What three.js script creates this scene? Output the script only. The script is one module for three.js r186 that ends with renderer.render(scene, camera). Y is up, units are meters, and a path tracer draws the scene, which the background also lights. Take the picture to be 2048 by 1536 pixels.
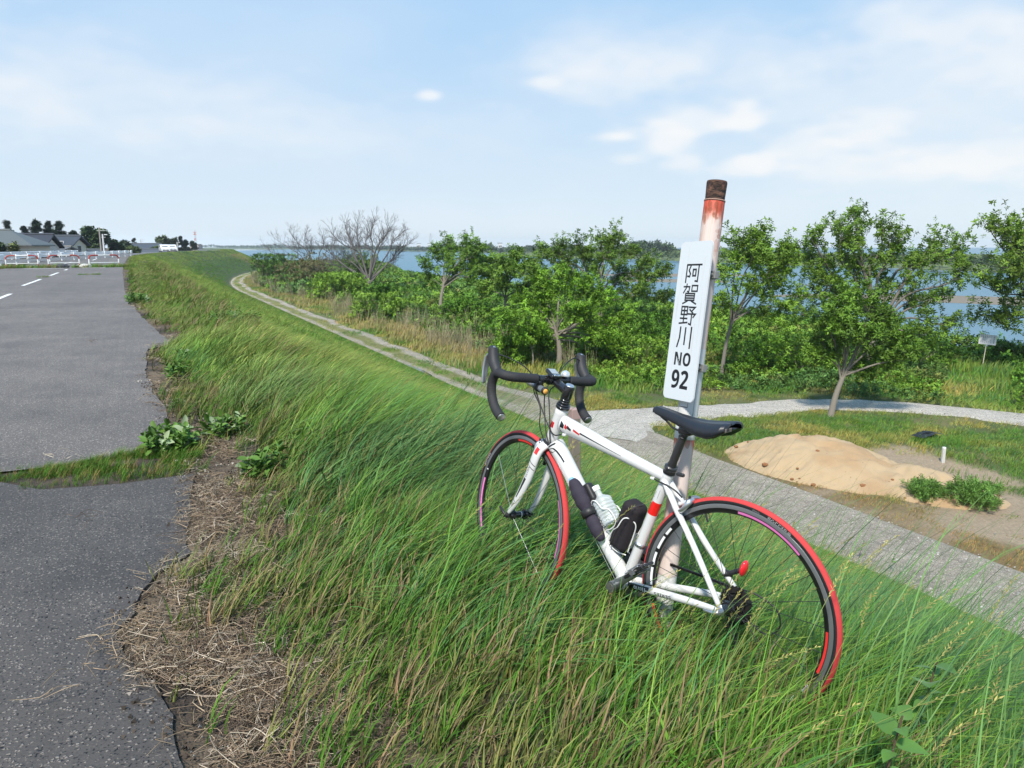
import * as THREE from 'three';
import { mergeGeometries } from 'three/addons/utils/BufferGeometryUtils.js';
import { RoundedBoxGeometry } from 'three/addons/geometries/RoundedBoxGeometry.js';

// ---------------------------------------------------------------- camera, sky, sun, exposure
const V = (x, y, z) => new THREE.Vector3(x, y, z);
const scene = new THREE.Scene();
const PITCH = -0.18325, EYE = 1.5, FOCAL = 1500;             // focal length in pixels of a 2048 x 1536 picture
const camera = new THREE.PerspectiveCamera(2 * Math.atan(768 / FOCAL) * 180 / Math.PI, 4 / 3, 0.05, 20000);
camera.position.set(0, EYE, 0);
camera.rotation.set(PITCH, 0, 0);
const renderer = new THREE.WebGLRenderer({ antialias: true });
renderer.toneMapping = THREE.LinearToneMapping;
const EXPOSURE = 1.75;
renderer.toneMappingExposure = EXPOSURE;
renderer.shadowMap.enabled = true;
const SUN_DIR = V(-0.20, 0.78, 0.58).normalize();
const sun = new THREE.DirectionalLight(new THREE.Color().setRGB(1, 0.94, 0.84), 3.2);
sun.position.copy(SUN_DIR).multiplyScalar(120);
sun.castShadow = true;
sun.shadow.radius = 12;
sun.shadow.mapSize.set(4096, 4096);
Object.assign(sun.shadow.camera, { left: -90, right: 90, top: 90, bottom: -90, near: 1, far: 320 });
scene.add(sun, sun.target);

// ---------------------------------------------------------------- numbers
const rng = (seed) => { let a = seed >>> 0; return () => { a = (a + 0x6d2b79f5) | 0; let t = Math.imul(a ^ (a >>> 15), 1 | a); t = (t + Math.imul(t ^ (t >>> 7), 61 | t)) ^ t; return ((t ^ (t >>> 14)) >>> 0) / 4294967296; }; };
const clamp = (x, a = 0, b = 1) => Math.min(b, Math.max(a, x));
const lerp = (a, b, t) => a + (b - a) * t;
const smooth = (a, b, x) => { const t = clamp((x - a) / (b - a)); return t * t * (3 - 2 * t); };
const hash2 = (i, j) => { let h = Math.imul(i, 374761393) + Math.imul(j, 668265263); h = Math.imul(h ^ (h >>> 13), 1274126177); return ((h ^ (h >>> 16)) >>> 0) / 4294967296; };
function noise(x, y) {
  const i = Math.floor(x), j = Math.floor(y), u = x - i, v = y - j, a = u * u * (3 - 2 * u), b = v * v * (3 - 2 * v);
  return lerp(lerp(hash2(i, j), hash2(i + 1, j), a), lerp(hash2(i, j + 1), hash2(i + 1, j + 1), a), b);
}
function fbm(x, y, n = 4) { let s = 0, w = 0.5, t = 0; for (let k = 0; k < n; k++) { s += w * noise(x, y); t += w; w *= 0.5; x = x * 2.03 + 17.1; y = y * 2.03 + 5.7; } return s / t; }
const rgb = (r, g, b) => new THREE.Color().setRGB(r, g, b);

// a point seen at pixel (u, v) of the photograph, at a depth in metres, or on the level y = h
function ray(u, v) { const x = (u - 1024) / FOCAL, y = -(v - 768) / FOCAL, c = Math.cos(PITCH), s = Math.sin(-PITCH); return V(x, y * c - s, -y * s - c); }
const at = (u, v, d) => ray(u, v).multiplyScalar(d).add(V(0, EYE, 0));
const onLevel = (u, v, h) => { const d = ray(u, v); return d.multiplyScalar((h - EYE) / d.y).add(V(0, EYE, 0)); };

// ---------------------------------------------------------------- the sky
{
  const W = 2048, H = 1024, data = new Float32Array(W * H * 4), r = rng(11);
  // puffs: azimuth (deg, right of the view), elevation, half widths, strength
  const puffs = [];
  const puff = (u, v, w, h, k) => { const d = ray(u, v).normalize(); puffs.push([Math.atan2(d.x, -d.z), Math.asin(d.y), w / FOCAL, h / FOCAL, k]); };
  puff(860, 191, 30, 17, 0.8); puff(1092, 162, 42, 18, 0.7); puff(1237, 272, 48, 20, 0.9); puff(1330, 280, 70, 36, 0.8); puff(1490, 232, 55, 34, 0.85); puff(1400, 245, 90, 30, 0.6);
  puff(1372, 328, 48, 20, 0.6); puff(1258, 318, 45, 16, 0.5); puff(1500, 330, 75, 28, 0.9); puff(1620, 300, 130, 40, 0.6); puff(1730, 268, 90, 38, 0.7); puff(1820, 345, 230, 34, 0.7); puff(2010, 320, 160, 45, 0.6);
  puff(1850, 55, 210, 75, 0.55); puff(2040, 110, 170, 60, 0.5); puff(1330, 120, 330, 85, 0.34); puff(1160, 130, 190, 50, 0.42); puff(1260, 165, 170, 50, 0.34); puff(1680, 170, 420, 90, 0.3); puff(1900, 230, 400, 110, 0.34);
  puff(150, 185, 460, 85, 0.33); puff(560, 265, 420, 70, 0.30); puff(-250, 130, 400, 90, 0.35);
  for (let k = 0; k < 70; k++) { const a = 0.75 + r() * (2 * Math.PI - 1.5); puffs.push([a > Math.PI ? a - 2 * Math.PI : a, 0.05 + r() * r() * 1.1, 0.05 + r() * 0.28, 0.015 + r() * 0.06, 0.35 + r() * 0.5]); }
  const E = 1 / EXPOSURE;
  for (let row = 0; row < H; row++) {
    const el = ((row + 0.5) / H - 0.5) * Math.PI, y = Math.sin(el), cy = Math.cos(el);
    for (let col = 0; col < W; col++) {
      const az = ((col + 0.5) / W - 0.5) * 2 * Math.PI, x = Math.cos(az) * cy, z = Math.sin(az) * cy, o = (row * W + col) * 4;
      const A = Math.atan2(x, -z), e = Math.max(el, 0), t = Math.pow(1 - Math.exp(-e / 0.29), 1.2), t2 = 1 - Math.exp(-e / 0.12);
      let R = lerp(0.795, 0.17, t), Gc = lerp(0.90, 0.50, t), B = lerp(0.97, 0.93, t);
      let c = 0;
      if (el > -0.02) {
        const px = x / (y + 0.22), pz = z / (y + 0.22);
        const f = fbm(px * 1.5 + 7, pz * 1.5 + 3, 4), w2 = fbm(px * 5, pz * 5, 4), w3 = fbm(px * 14 + 3, pz * 14, 3);
        c = smooth(0.36, 0.9, f * 0.8 + w2 * 0.2) * 0.22;
        for (const p of puffs) {
          let da = A - p[0]; if (da > Math.PI) da -= 2 * Math.PI; if (da < -Math.PI) da += 2 * Math.PI;
          const q = da / p[2], s = (el - p[1]) / p[3];
          if (Math.abs(q) > 1.9 || Math.abs(s) > 1.9) continue;
          const big = p[2] > 0.12 ? 1 : 0;
          let d = Math.sqrt(q * q + s * s * (s < 0 ? 1.35 : 1)) + (w2 - 0.5) * (big ? 1.0 : 0.9) + (w3 - 0.5) * 0.55;
          c = 1 - (1 - c) * (1 - p[4] * (1 - smooth(big ? -0.1 : 0.25, big ? 1.45 : 1.15, d)));
        }
        c *= smooth(-0.02, 0.06, el) * 0.85 + 0.15;
      }
      c = clamp(c);
      const white = 0.95;
      R = lerp(R, white, c); Gc = lerp(Gc, white + 0.015, c); B = lerp(B, white + 0.035, c);
      const lift = 0.03 * smooth(-0.3, 0.8, A) * (1 - t2);
      data[o] = (R + lift) * E; data[o + 1] = (Gc + lift) * E; data[o + 2] = B * E; data[o + 3] = 1;
    }
  }
  const sky = new THREE.DataTexture(data, W, H, THREE.RGBAFormat, THREE.FloatType);
  sky.mapping = THREE.EquirectangularReflectionMapping; sky.minFilter = sky.magFilter = THREE.LinearFilter; sky.needsUpdate = true;
  scene.background = sky; scene.environment = sky;
}

// ---------------------------------------------------------------- helpers for things, parts and shapes
const taken = new Map();
const numbered = (n) => { const k = taken.get(n) ?? 0; taken.set(n, k + 1); return k ? n + '_' + String(k).padStart(3, '0') : n; };
function tag(o, label, category, group, kind) { if (label) o.userData.label = label; if (category) o.userData.category = category; if (group) o.userData.group = group; if (kind) o.userData.kind = kind; return o; }
function thing(name, label, category, pos = [0, 0, 0], turn = 0, group) { const o = new THREE.Group(); o.name = numbered(name); o.position.set(...pos); o.rotation.y = turn; scene.add(o); return tag(o, label, category, group); }
function part(name, geo, mat, parent) { const m = new THREE.Mesh(Array.isArray(geo) ? merge(geo) : geo, mat); m.name = parent ? name : numbered(name); (parent ?? scene).add(m); return m; }
function sub(name, parent) { const g = new THREE.Group(); g.name = name; parent.add(g); return g; }
function structure(name, geo, mat) { const m = part(name, geo, mat); m.userData.kind = 'structure'; return m; }
function merge(list) {
  const colored = list.some((g) => g.attributes.color);
  return mergeGeometries(list.map((g) => {
    g = g.index ? g.toNonIndexed() : g;
    for (const k of Object.keys(g.attributes)) if (!['position', 'normal', 'uv', 'color'].includes(k)) g.deleteAttribute(k);
    if (!g.attributes.normal) g.computeVertexNormals();
    if (!g.attributes.uv) g.setAttribute('uv', new THREE.BufferAttribute(new Float32Array(g.attributes.position.count * 2), 2));
    if (colored && !g.attributes.color) g.setAttribute('color', new THREE.BufferAttribute(new Float32Array(g.attributes.position.count * 3).fill(1), 3));
    return g;
  }));
}
const box = (w, h, d, x = 0, y = 0, z = 0, r = 0) => (r ? new RoundedBoxGeometry(w, h, d, 2, r) : new THREE.BoxGeometry(w, h, d)).translate(x, y, z);
const std = (color, roughness = 0.8, extra = {}) => new THREE.MeshStandardMaterial({ color, roughness, ...extra });
const phys = (color, roughness, extra = {}) => new THREE.MeshPhysicalMaterial({ color, roughness, ...extra });
// a tube through points; radius a number, a list, or a function of t; flat = [across, along ref] squash; uv.x = .5 on the ref side
function tube(pts, radius, { n = 10, ref = V(0, 0, -1), steps = 0, caps = true, flat = [1, 1] } = {}) {
  let P = pts.map((p) => (p.isVector3 ? p : V(...p)));
  if (steps) { const c = new THREE.CatmullRomCurve3(P, false, 'centripetal'); P = c.getPoints(steps); }
  const N = P.length, R = (k) => (typeof radius === 'function' ? radius(k / (N - 1)) : Array.isArray(radius) ? (() => { const t = k / (N - 1) * (radius.length - 1), i = Math.min(radius.length - 2, Math.floor(t)); return lerp(radius[i], radius[i + 1], t - i); })() : radius);
  const pos = [], uv = [], idx = []; let a = ref.clone(), len = 0;
  for (let k = 0; k < N; k++) {
    const d = V().subVectors(P[Math.min(N - 1, k + 1)], P[Math.max(0, k - 1)]).normalize();
    a.addScaledVector(d, -a.dot(d)); if (a.lengthSq() < 1e-8) a = V(d.y, d.z, d.x).addScaledVector(d, -(d.x * d.y + d.y * d.z + d.z * d.x)); a.normalize();
    const b = V().crossVectors(d, a), r = R(k);
    if (k) len += P[k].distanceTo(P[k - 1]);
    for (let j = 0; j <= n; j++) {
      const th = (j / n * 2 - 1) * Math.PI, c = Math.cos(th) * r * flat[0], s = Math.sin(th) * r * flat[1];
      pos.push(P[k].x + a.x * c + b.x * s, P[k].y + a.y * c + b.y * s, P[k].z + a.z * c + b.z * s); uv.push(j / n, k / (N - 1));
      if (k && j) { const p = k * (n + 1) + j; idx.push(p - n - 2, p - n - 1, p - 1, p - 1, p - n - 1, p); }
    }
  }
  if (caps) for (const k of [0, N - 1]) {
    const c = pos.length / 3; pos.push(P[k].x, P[k].y, P[k].z); uv.push(0.5, k ? 1 : 0);
    for (let j = 0; j < n; j++) { const p = k * (n + 1) + j; k ? idx.push(c, p, p + 1) : idx.push(c, p + 1, p); }
  }
  const g = new THREE.BufferGeometry();
  g.setAttribute('position', new THREE.Float32BufferAttribute(pos, 3)); g.setAttribute('uv', new THREE.Float32BufferAttribute(uv, 2)); g.setIndex(idx); g.computeVertexNormals();
  // weld the normals of the seam
  const q = g.attributes.normal; for (let k = 0; k < N; k++) { const i = k * (n + 1), j = i + n, s = V(q.getX(i) + q.getX(j), q.getY(i) + q.getY(j), q.getZ(i) + q.getZ(j)).normalize(); q.setXYZ(i, s.x, s.y, s.z); q.setXYZ(j, s.x, s.y, s.z); }
  return g;
}
function grid(nx, ny, f, wrap = false) {                      // f(i, j) -> {p:[x,y,z], uv, c}
  const pos = [], uv = [], col = [], idx = []; let has = false;
  for (let j = 0; j < ny; j++) for (let i = 0; i < nx; i++) { const q = f(i, j); pos.push(...q.p); uv.push(...(q.uv ?? [i / (nx - 1), j / (ny - 1)])); if (q.c) { has = true; col.push(...q.c); } }
  for (let j = 1; j < ny; j++) for (let i = 1; i < nx; i++) { const p = j * nx + i; idx.push(p - nx - 1, p - nx, p - 1, p - 1, p - nx, p); }
  const g = new THREE.BufferGeometry();
  g.setAttribute('position', new THREE.Float32BufferAttribute(pos, 3)); g.setAttribute('uv', new THREE.Float32BufferAttribute(uv, 2)); if (has) g.setAttribute('color', new THREE.Float32BufferAttribute(col, 3));
  g.setIndex(idx); g.computeVertexNormals(); return g;
}
function picture(w, h, draw) { const c = document.createElement('canvas'); c.width = w; c.height = h; const x = c.getContext('2d'); draw(x, w, h); const t = new THREE.CanvasTexture(c); t.colorSpace = THREE.SRGBColorSpace; t.anisotropy = 8; t.wrapS = t.wrapT = THREE.RepeatWrapping; return t; }
function pixels(w, h, f, srgb = false) {                      // f(x, y) -> grey or [r, g, b], 0..1
  const d = new Uint8Array(w * h * 4);
  for (let y = 0; y < h; y++) for (let x = 0; x < w; x++) { const q = f(x, y), o = (y * w + x) * 4; if (typeof q === 'number') d[o] = d[o + 1] = d[o + 2] = clamp(q) * 255; else { d[o] = clamp(q[0]) * 255; d[o + 1] = clamp(q[1]) * 255; d[o + 2] = clamp(q[2]) * 255; } d[o + 3] = 255; }
  const t = new THREE.DataTexture(d, w, h); t.wrapS = t.wrapT = THREE.RepeatWrapping; t.magFilter = THREE.LinearFilter; t.minFilter = THREE.LinearMipmapLinearFilter; t.generateMipmaps = true; if (srgb) t.colorSpace = THREE.SRGBColorSpace; t.needsUpdate = true; return t;
}
// noise that repeats every n cells
const tiled = (x, y, n) => { const i = Math.floor(x), j = Math.floor(y), u = x - i, v = y - j, a = u * u * (3 - 2 * u), b = v * v * (3 - 2 * v), h = (p, q) => hash2(((p % n) + n) % n + n * 31, ((q % n) + n) % n + n * 57); return lerp(lerp(h(i, j), h(i + 1, j), a), lerp(h(i, j + 1), h(i + 1, j + 1), a), b); };
// cells of stones that repeat every n cells: [closeness to the edge, a number for the cell]
function cells(x, y, n) {
  const i = Math.floor(x), j = Math.floor(y); let a = 9, b = 9, id = 0;
  for (let p = -1; p <= 1; p++) for (let q = -1; q <= 1; q++) { const u = ((i + p) % n + n) % n, v = ((j + q) % n + n) % n, h = hash2(u + 7, v + 91), k = hash2(u + 313, v + 17), d = (i + p + h - x) ** 2 + (j + q + k - y) ** 2; if (d < a) { b = a; a = d; id = h * 7.13 + k; } else if (d < b) b = d; }
  return [Math.sqrt(b) - Math.sqrt(a), id % 1];
}
const grainMap = pixels(1024, 1024, (x, y) => { const a = tiled(x / 8, y / 8, 128), b = tiled(x / 3, y / 3 * 1, 341), c = tiled(x / 64, y / 64, 16), d = tiled(x / 24, y / 24, 42); return 0.30 + 0.22 * a + 0.3 * b + 0.2 * c + 0.2 * d; });
// ---------------------------------------------------------------- the lie of the land: s runs along the levee, L across it (river side positive)
const YAW = -0.45904, LOW = -4.75, WATER = -6.2;
const path = [];                                               // every 1 m from s = -60
{ const bend = (s) => (s < 105 ? 0 : s < 205 ? 1 / 300 : s < 300 ? -1 / 150 : 0);
  let h = YAW, x = -60 * Math.sin(YAW), z = 60 * Math.cos(YAW);
  for (let s = -60; s <= 760; s++) { path.push([x, z, h]); h += bend(s); x += Math.sin(h); z -= Math.cos(h); } }
function SLto(s, L) {
  const q = clamp(s + 60, 0, path.length - 1.001), i = Math.floor(q), t = q - i, a = path[i], b = path[i + 1], h = lerp(a[2], b[2], t);
  return [lerp(a[0], b[0], t) + Math.cos(h) * L, lerp(a[1], b[1], t) + Math.sin(h) * L];
}
const RX = Math.sin(YAW), RZ = -Math.cos(YAW), NX = Math.cos(YAW), NZ = Math.sin(YAW);
function toSL(x, z) {
  let s = x * RX + z * RZ, L = x * NX + z * NZ;
  if (s < 100) return [s, L];
  let best = 1e9, bi = 0;
  for (let i = 150; i < path.length; i += 4) { const d = (x - path[i][0]) ** 2 + (z - path[i][1]) ** 2; if (d < best) { best = d; bi = i; } }
  const p = path[bi], dx = x - p[0], dz = z - p[1];
  return [bi - 60 + dx * Math.sin(p[2]) - dz * Math.cos(p[2]), dx * Math.cos(p[2]) + dz * Math.sin(p[2])];
}
function height(s, L) {
  if (L < 0.6) return -0.004 - 3.4 * smooth(-26, -34, L);
  const bump = 0.10 * smooth(0.5, 1.2, L) * (1 - smooth(1.7, 2.6, L)) + (noise(s * 1.3, L * 1.3) - 0.5) * 0.10 * smooth(0.5, 1.5, L) * (1 - smooth(11, 12, L));
  const t = clamp((L - 1.6) / 10.8), slope = LOW * (t * 0.86 + 0.14 * t * t * (3 - 2 * t)) - 0.004 * (1 - t);
  let h = slope + bump;
  if (L > 12.2) h = LOW + (fbm(s * 0.13 + 40, L * 0.13, 3) - 0.5) * 0.7 * smooth(17, 22, L) * smooth(3, 7, pathDistance(s, L));
  if (L > 44) h = lerp(h, -8.5, smooth(45, 55, L + (noise(s * 0.07, 3) - 0.5) * 5));
  return h;
}
// the side path that leaves the track by the junction: centre line in (s, L)
const SIDE = [[20.6, 13.0], [22.2, 15.6], [22.0, 18.2], [21.4, 20.6], [20.9, 23.6], [19.8, 25.6], [17.8, 27.4], [15.4, 28.6], [12.4, 29.7], [8.5, 30.8]].map((p) => V(p[0], 0, p[1]));
const sideCurve = new THREE.CatmullRomCurve3(SIDE), sidePts = sideCurve.getPoints(80);
function pathDistance(s, L) { let d = 1e9; for (const p of sidePts) d = Math.min(d, (p.x - s) ** 2 + (p.z - L) ** 2); return Math.sqrt(d); }
const ground = (x, z) => { const [s, L] = toSL(x, z); return height(s, L); };
const trackNear = (s) => 12.25 + (noise(s * 0.35, 9) - 0.5) * 0.5 - 0.4 * smooth(20, 45, s), trackFar = (s) => lerp(15.2, 14.5, smooth(22, 32, s)) + (noise(s * 0.3, 4) - 0.5) * 0.5;
// edge of the asphalt, from near to far
const EDGE = [[-9, 0.1], [1, 0.05], [2.16, 0.01], [2.43, -0.02], [2.62, -0.03], [2.77, -0.12], [2.93, -0.17], [3.11, -0.2], [3.26, -0.13], [3.49, -0.08], [3.68, 0], [3.83, 0.1], [4.17, 0.14], [4.59, 0.18], [5.05, 0.21], [5.3, 0.24], [6.0, 0.2], [6.25, 0.2], [6.82, 0.16], [8.02, 0.1], [8.62, 0.04], [9.87, -0.01], [11.7, 0.02], [12.1, 0.08], [12.48, 0.39], [13.18, 0.34], [15.85, 0.13], [18.96, -0.07], [28.75, -0.43], [47.3, -0.74], [62, -0.9], [105, -0.9], [400, -0.9]];
function roadEdge(s) { let k = 1; while (k < EDGE.length - 1 && EDGE[k][0] < s) k++; const a = EDGE[k - 1], b = EDGE[k]; return lerp(a[1], b[1], clamp((s - a[0]) / (b[0] - a[0]))) + (fbm(s * 5, 2, 3) - 0.5) * 0.08; }
const crackAt = (L) => [5.17 + 0.08 * smooth(0.2, -0.7, L) + (noise(L * 7, 1) - 0.5) * 0.1 + 0.34 * smooth(-0.72, -0.85, L), 5.98 - 0.14 * smooth(0.1, -0.6, L) + (noise(L * 6, 7) - 0.5) * 0.1];

// ---------------------------------------------------------------- ground, banks, water
const soil = [0.095, 0.070, 0.048], bankGreen = [0.050, 0.078, 0.022], sandC = [0.42, 0.31, 0.18];
const mix3 = (a, b, t) => [lerp(a[0], b[0], t), lerp(a[1], b[1], t), lerp(a[2], b[2], t)];
const bareSand = (s, L, m) => Math.max(smooth(2.9, 1.3, Math.hypot((s - 9.6) * 0.62, L - 18.0) + (m - 0.5) * 4.5), smooth(2.0, 0.9, Math.hypot((s - 13.0) * 0.7, L - 19.6) + (m - 0.5) * 3));
function groundColor(s, L) {
  let c = bankGreen;
  const m = fbm(s * 0.6, L * 0.6, 3), g = fbm(s * 3.1, L * 3.1, 3);
  if (L < 1.3) c = mix3(mix3([0.05, 0.037, 0.028], [0.21, 0.155, 0.10], smooth(0.35, 0.65, g)), bankGreen, smooth(0.6, 1.3, L + (g - 0.5) * 0.5));
  if (L > 12) {
    c = mix3([0.10, 0.135, 0.034], [0.19, 0.18, 0.065], smooth(0.42, 0.68, m));
    const worn = Math.max(smooth(2.6, 0.4, L - 15.2 + (g - 0.5)) * smooth(19, 14, s), 0);          // bare brown strip beside the track
    c = mix3(c, [0.25, 0.165, 0.075], worn * 0.9);
    const bare = bareSand(s, L, m);
    c = mix3(c, [0.42, 0.32, 0.215], bare);
    if (s > 60 && L < 19) c = mix3(c, [0.24, 0.19, 0.09], smooth(0.55, 0.7, m) * 0.7);
    if (L > 19 && s > 25 || L > 31) c = mix3(c, [0.115, 0.10, 0.055], 0.7);
    if (L > 46) c = [0.16, 0.13, 0.09];
  }
  if (s > 200 && L > 3.5 && L < 12.3) c = mix3(c, [0.30, 0.15, 0.09], smooth(205, 215, s));     // fresh earth on the far bank
  return c;
}
{
  const S = []; for (let s = -8; s < 700; s += clamp(Math.abs(s - 3) * 0.02, 0.2, 5)) S.push(s);
  const Ls = [-90, -60, -45, -36, -34, -32, -30, -28, -26, -20, -12, -8, -5]; for (let l = -3; l < 32; l += 0.22) Ls.push(l); for (let l = 32; l < 62; l += 1.2) Ls.push(l); Ls.push(75, 110);
  const g = grid(Ls.length, S.length, (i, j) => { const s = S[j], L = Ls[i], [x, z] = SLto(s, L); return { p: [x, height(s, L), z], uv: [L / 1.7, s / 1.7], c: groundColor(s, L) }; });
  const m = std(0xffffff, 0.95, { vertexColors: true, map: null, bumpMap: grainMap, bumpScale: 0.03 });
  m.map = pixels(1024, 1024, (x, y) => 0.55 + 0.45 * (tiled(x / 4, y / 4, 256) * 0.5 + tiled(x / 16, y / 16, 64) * 0.5) * (0.6 + 0.8 * tiled(x / 40, y / 40, 26)));
  structure('ground', g, m);
  // flat fields on the land side
  const far = new THREE.Shape([[-100, -33], [290, -33], [700, -200], [4000, -1400], [4000, -5000], [-100, -5000]].map(([s, L]) => new THREE.Vector2(s * RX + L * NX, s * RZ + L * NZ)));
  structure('field', new THREE.ShapeGeometry(far).rotateX(Math.PI / 2).translate(0, -3.46, 0), std(rgb(0.09, 0.11, 0.035), 0.95));
  // the river
  const wave = pixels(1024, 1024, (x, y) => { let h = 0; for (const [a, b, n, k] of [[12, 30, 0, 0.3], [6, 16, 0, 0.35], [3, 7, 0, 0.35]]) h += k * tiled(x / (1024 / Math.round(1024 / b)), y / (1024 / Math.round(1024 / a)), 4096); return h; });
  wave.repeat.set(1 / 22, 1 / 22);
  const wg = new THREE.PlaneGeometry(2600, 2600, 1, 1).rotateX(-Math.PI / 2).translate(900, WATER, -1000), p = wg.attributes.position, u = wg.attributes.uv;
  for (let i = 0; i < p.count; i++) u.setXY(i, p.getX(i), p.getZ(i));
  structure('water', wg, phys(rgb(0.085, 0.18, 0.235), 0.32, { bumpMap: wave, bumpScale: 0.10, ior: 1.33, specularIntensity: 0.85 }));
}
// far banks and sand bars, each a strip with its own height: pts run along the water's edge
function shore(name, pts, width, h, color, kind = 'structure', rough = 0.25) {
  const c = new THREE.CatmullRomCurve3(pts.map((q) => q.isVector3 ? q : V(...q))), P = c.getPoints(60), r = rng(name.length * 7 + pts.length);
  const prof = [[-0.15, -0.6], [0, 0.0], [0.06, 0.55], [0.16, 0.85], [0.4, 1], [0.8, 1], [1, -0.4]];
  const g = grid(prof.length, P.length, (i, j) => {
    const a = P[Math.max(0, j - 1)], b = P[Math.min(60, j + 1)], d = V().subVectors(b, a).normalize(), n = V(-d.z, 0, d.x); if (n.x * P[j].x + n.z * P[j].z < 0) n.negate();
    const w = typeof width === 'function' ? width(j / 60) : width, y = prof[i][1] * h * (0.7 + 0.6 * noise(j * 0.4, i * 0.9)) , k = 0.75 + 0.5 * noise(j * 0.8 + 9, i * 1.7);
    return { p: [P[j].x + n.x * w * prof[i][0], WATER + y, P[j].z + n.z * w * prof[i][0]], c: [color[0] * k, color[1] * k, color[2] * k] };
  });
  return structure(name, g, std(0xffffff, 0.95, { vertexColors: true, bumpMap: grainMap, bumpScale: 0.05 }));
}
const onWater = (u, v) => onLevel(u, v, WATER);
shore('far_bank', [onWater(1010, 513.5), onWater(1160, 516.5), onWater(1290, 519.5), onWater(1400, 524), onWater(1600, 531), onWater(1800, 537), onWater(1980, 545), onWater(2250, 562)], 150, 3.1, [0.12, 0.155, 0.055]);
shore('distant_bank', [onWater(380, 497), onWater(560, 498), onWater(760, 501.5), onWater(900, 504.5), onWater(1020, 507.5), onWater(1150, 509)], 260, 2.4, [0.10, 0.13, 0.06]);
{
  // sand bars: low domes of wet sand, with an uneven outline
  const bar = (name, c, ax, az, turn, h) => {
    const g = grid(41, 9, (i, j) => { const a = i / 40 * Math.PI * 2, q = 1 + 0.45 * (noise(Math.cos(a) * 1.6 + c.x, Math.sin(a) * 1.6 + 5) - 0.5), t = j / 8, x = Math.cos(a) * ax * t * q, z = Math.sin(a) * az * t * q; return { p: [x, h * (1 - t * t) - 0.03, z], uv: [x / 3, z / 3] }; });
    const m = structure(name, g, std(rgb(0.20, 0.165, 0.125), 0.8, { bumpMap: grainMap, bumpScale: 0.03 })); m.position.set(c.x, WATER + 0.04, c.z); m.rotation.y = turn; return m;
  };
  bar('sandbar', onWater(1925, 600), 27, 9, -0.55, 0.45);
  bar('sandbar', onWater(1330, 562), 15, 7, -0.2, 0.35);
  bar('sandbar', onWater(1345, 550.5), 22, 8, -0.15, 0.35);
}
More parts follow.
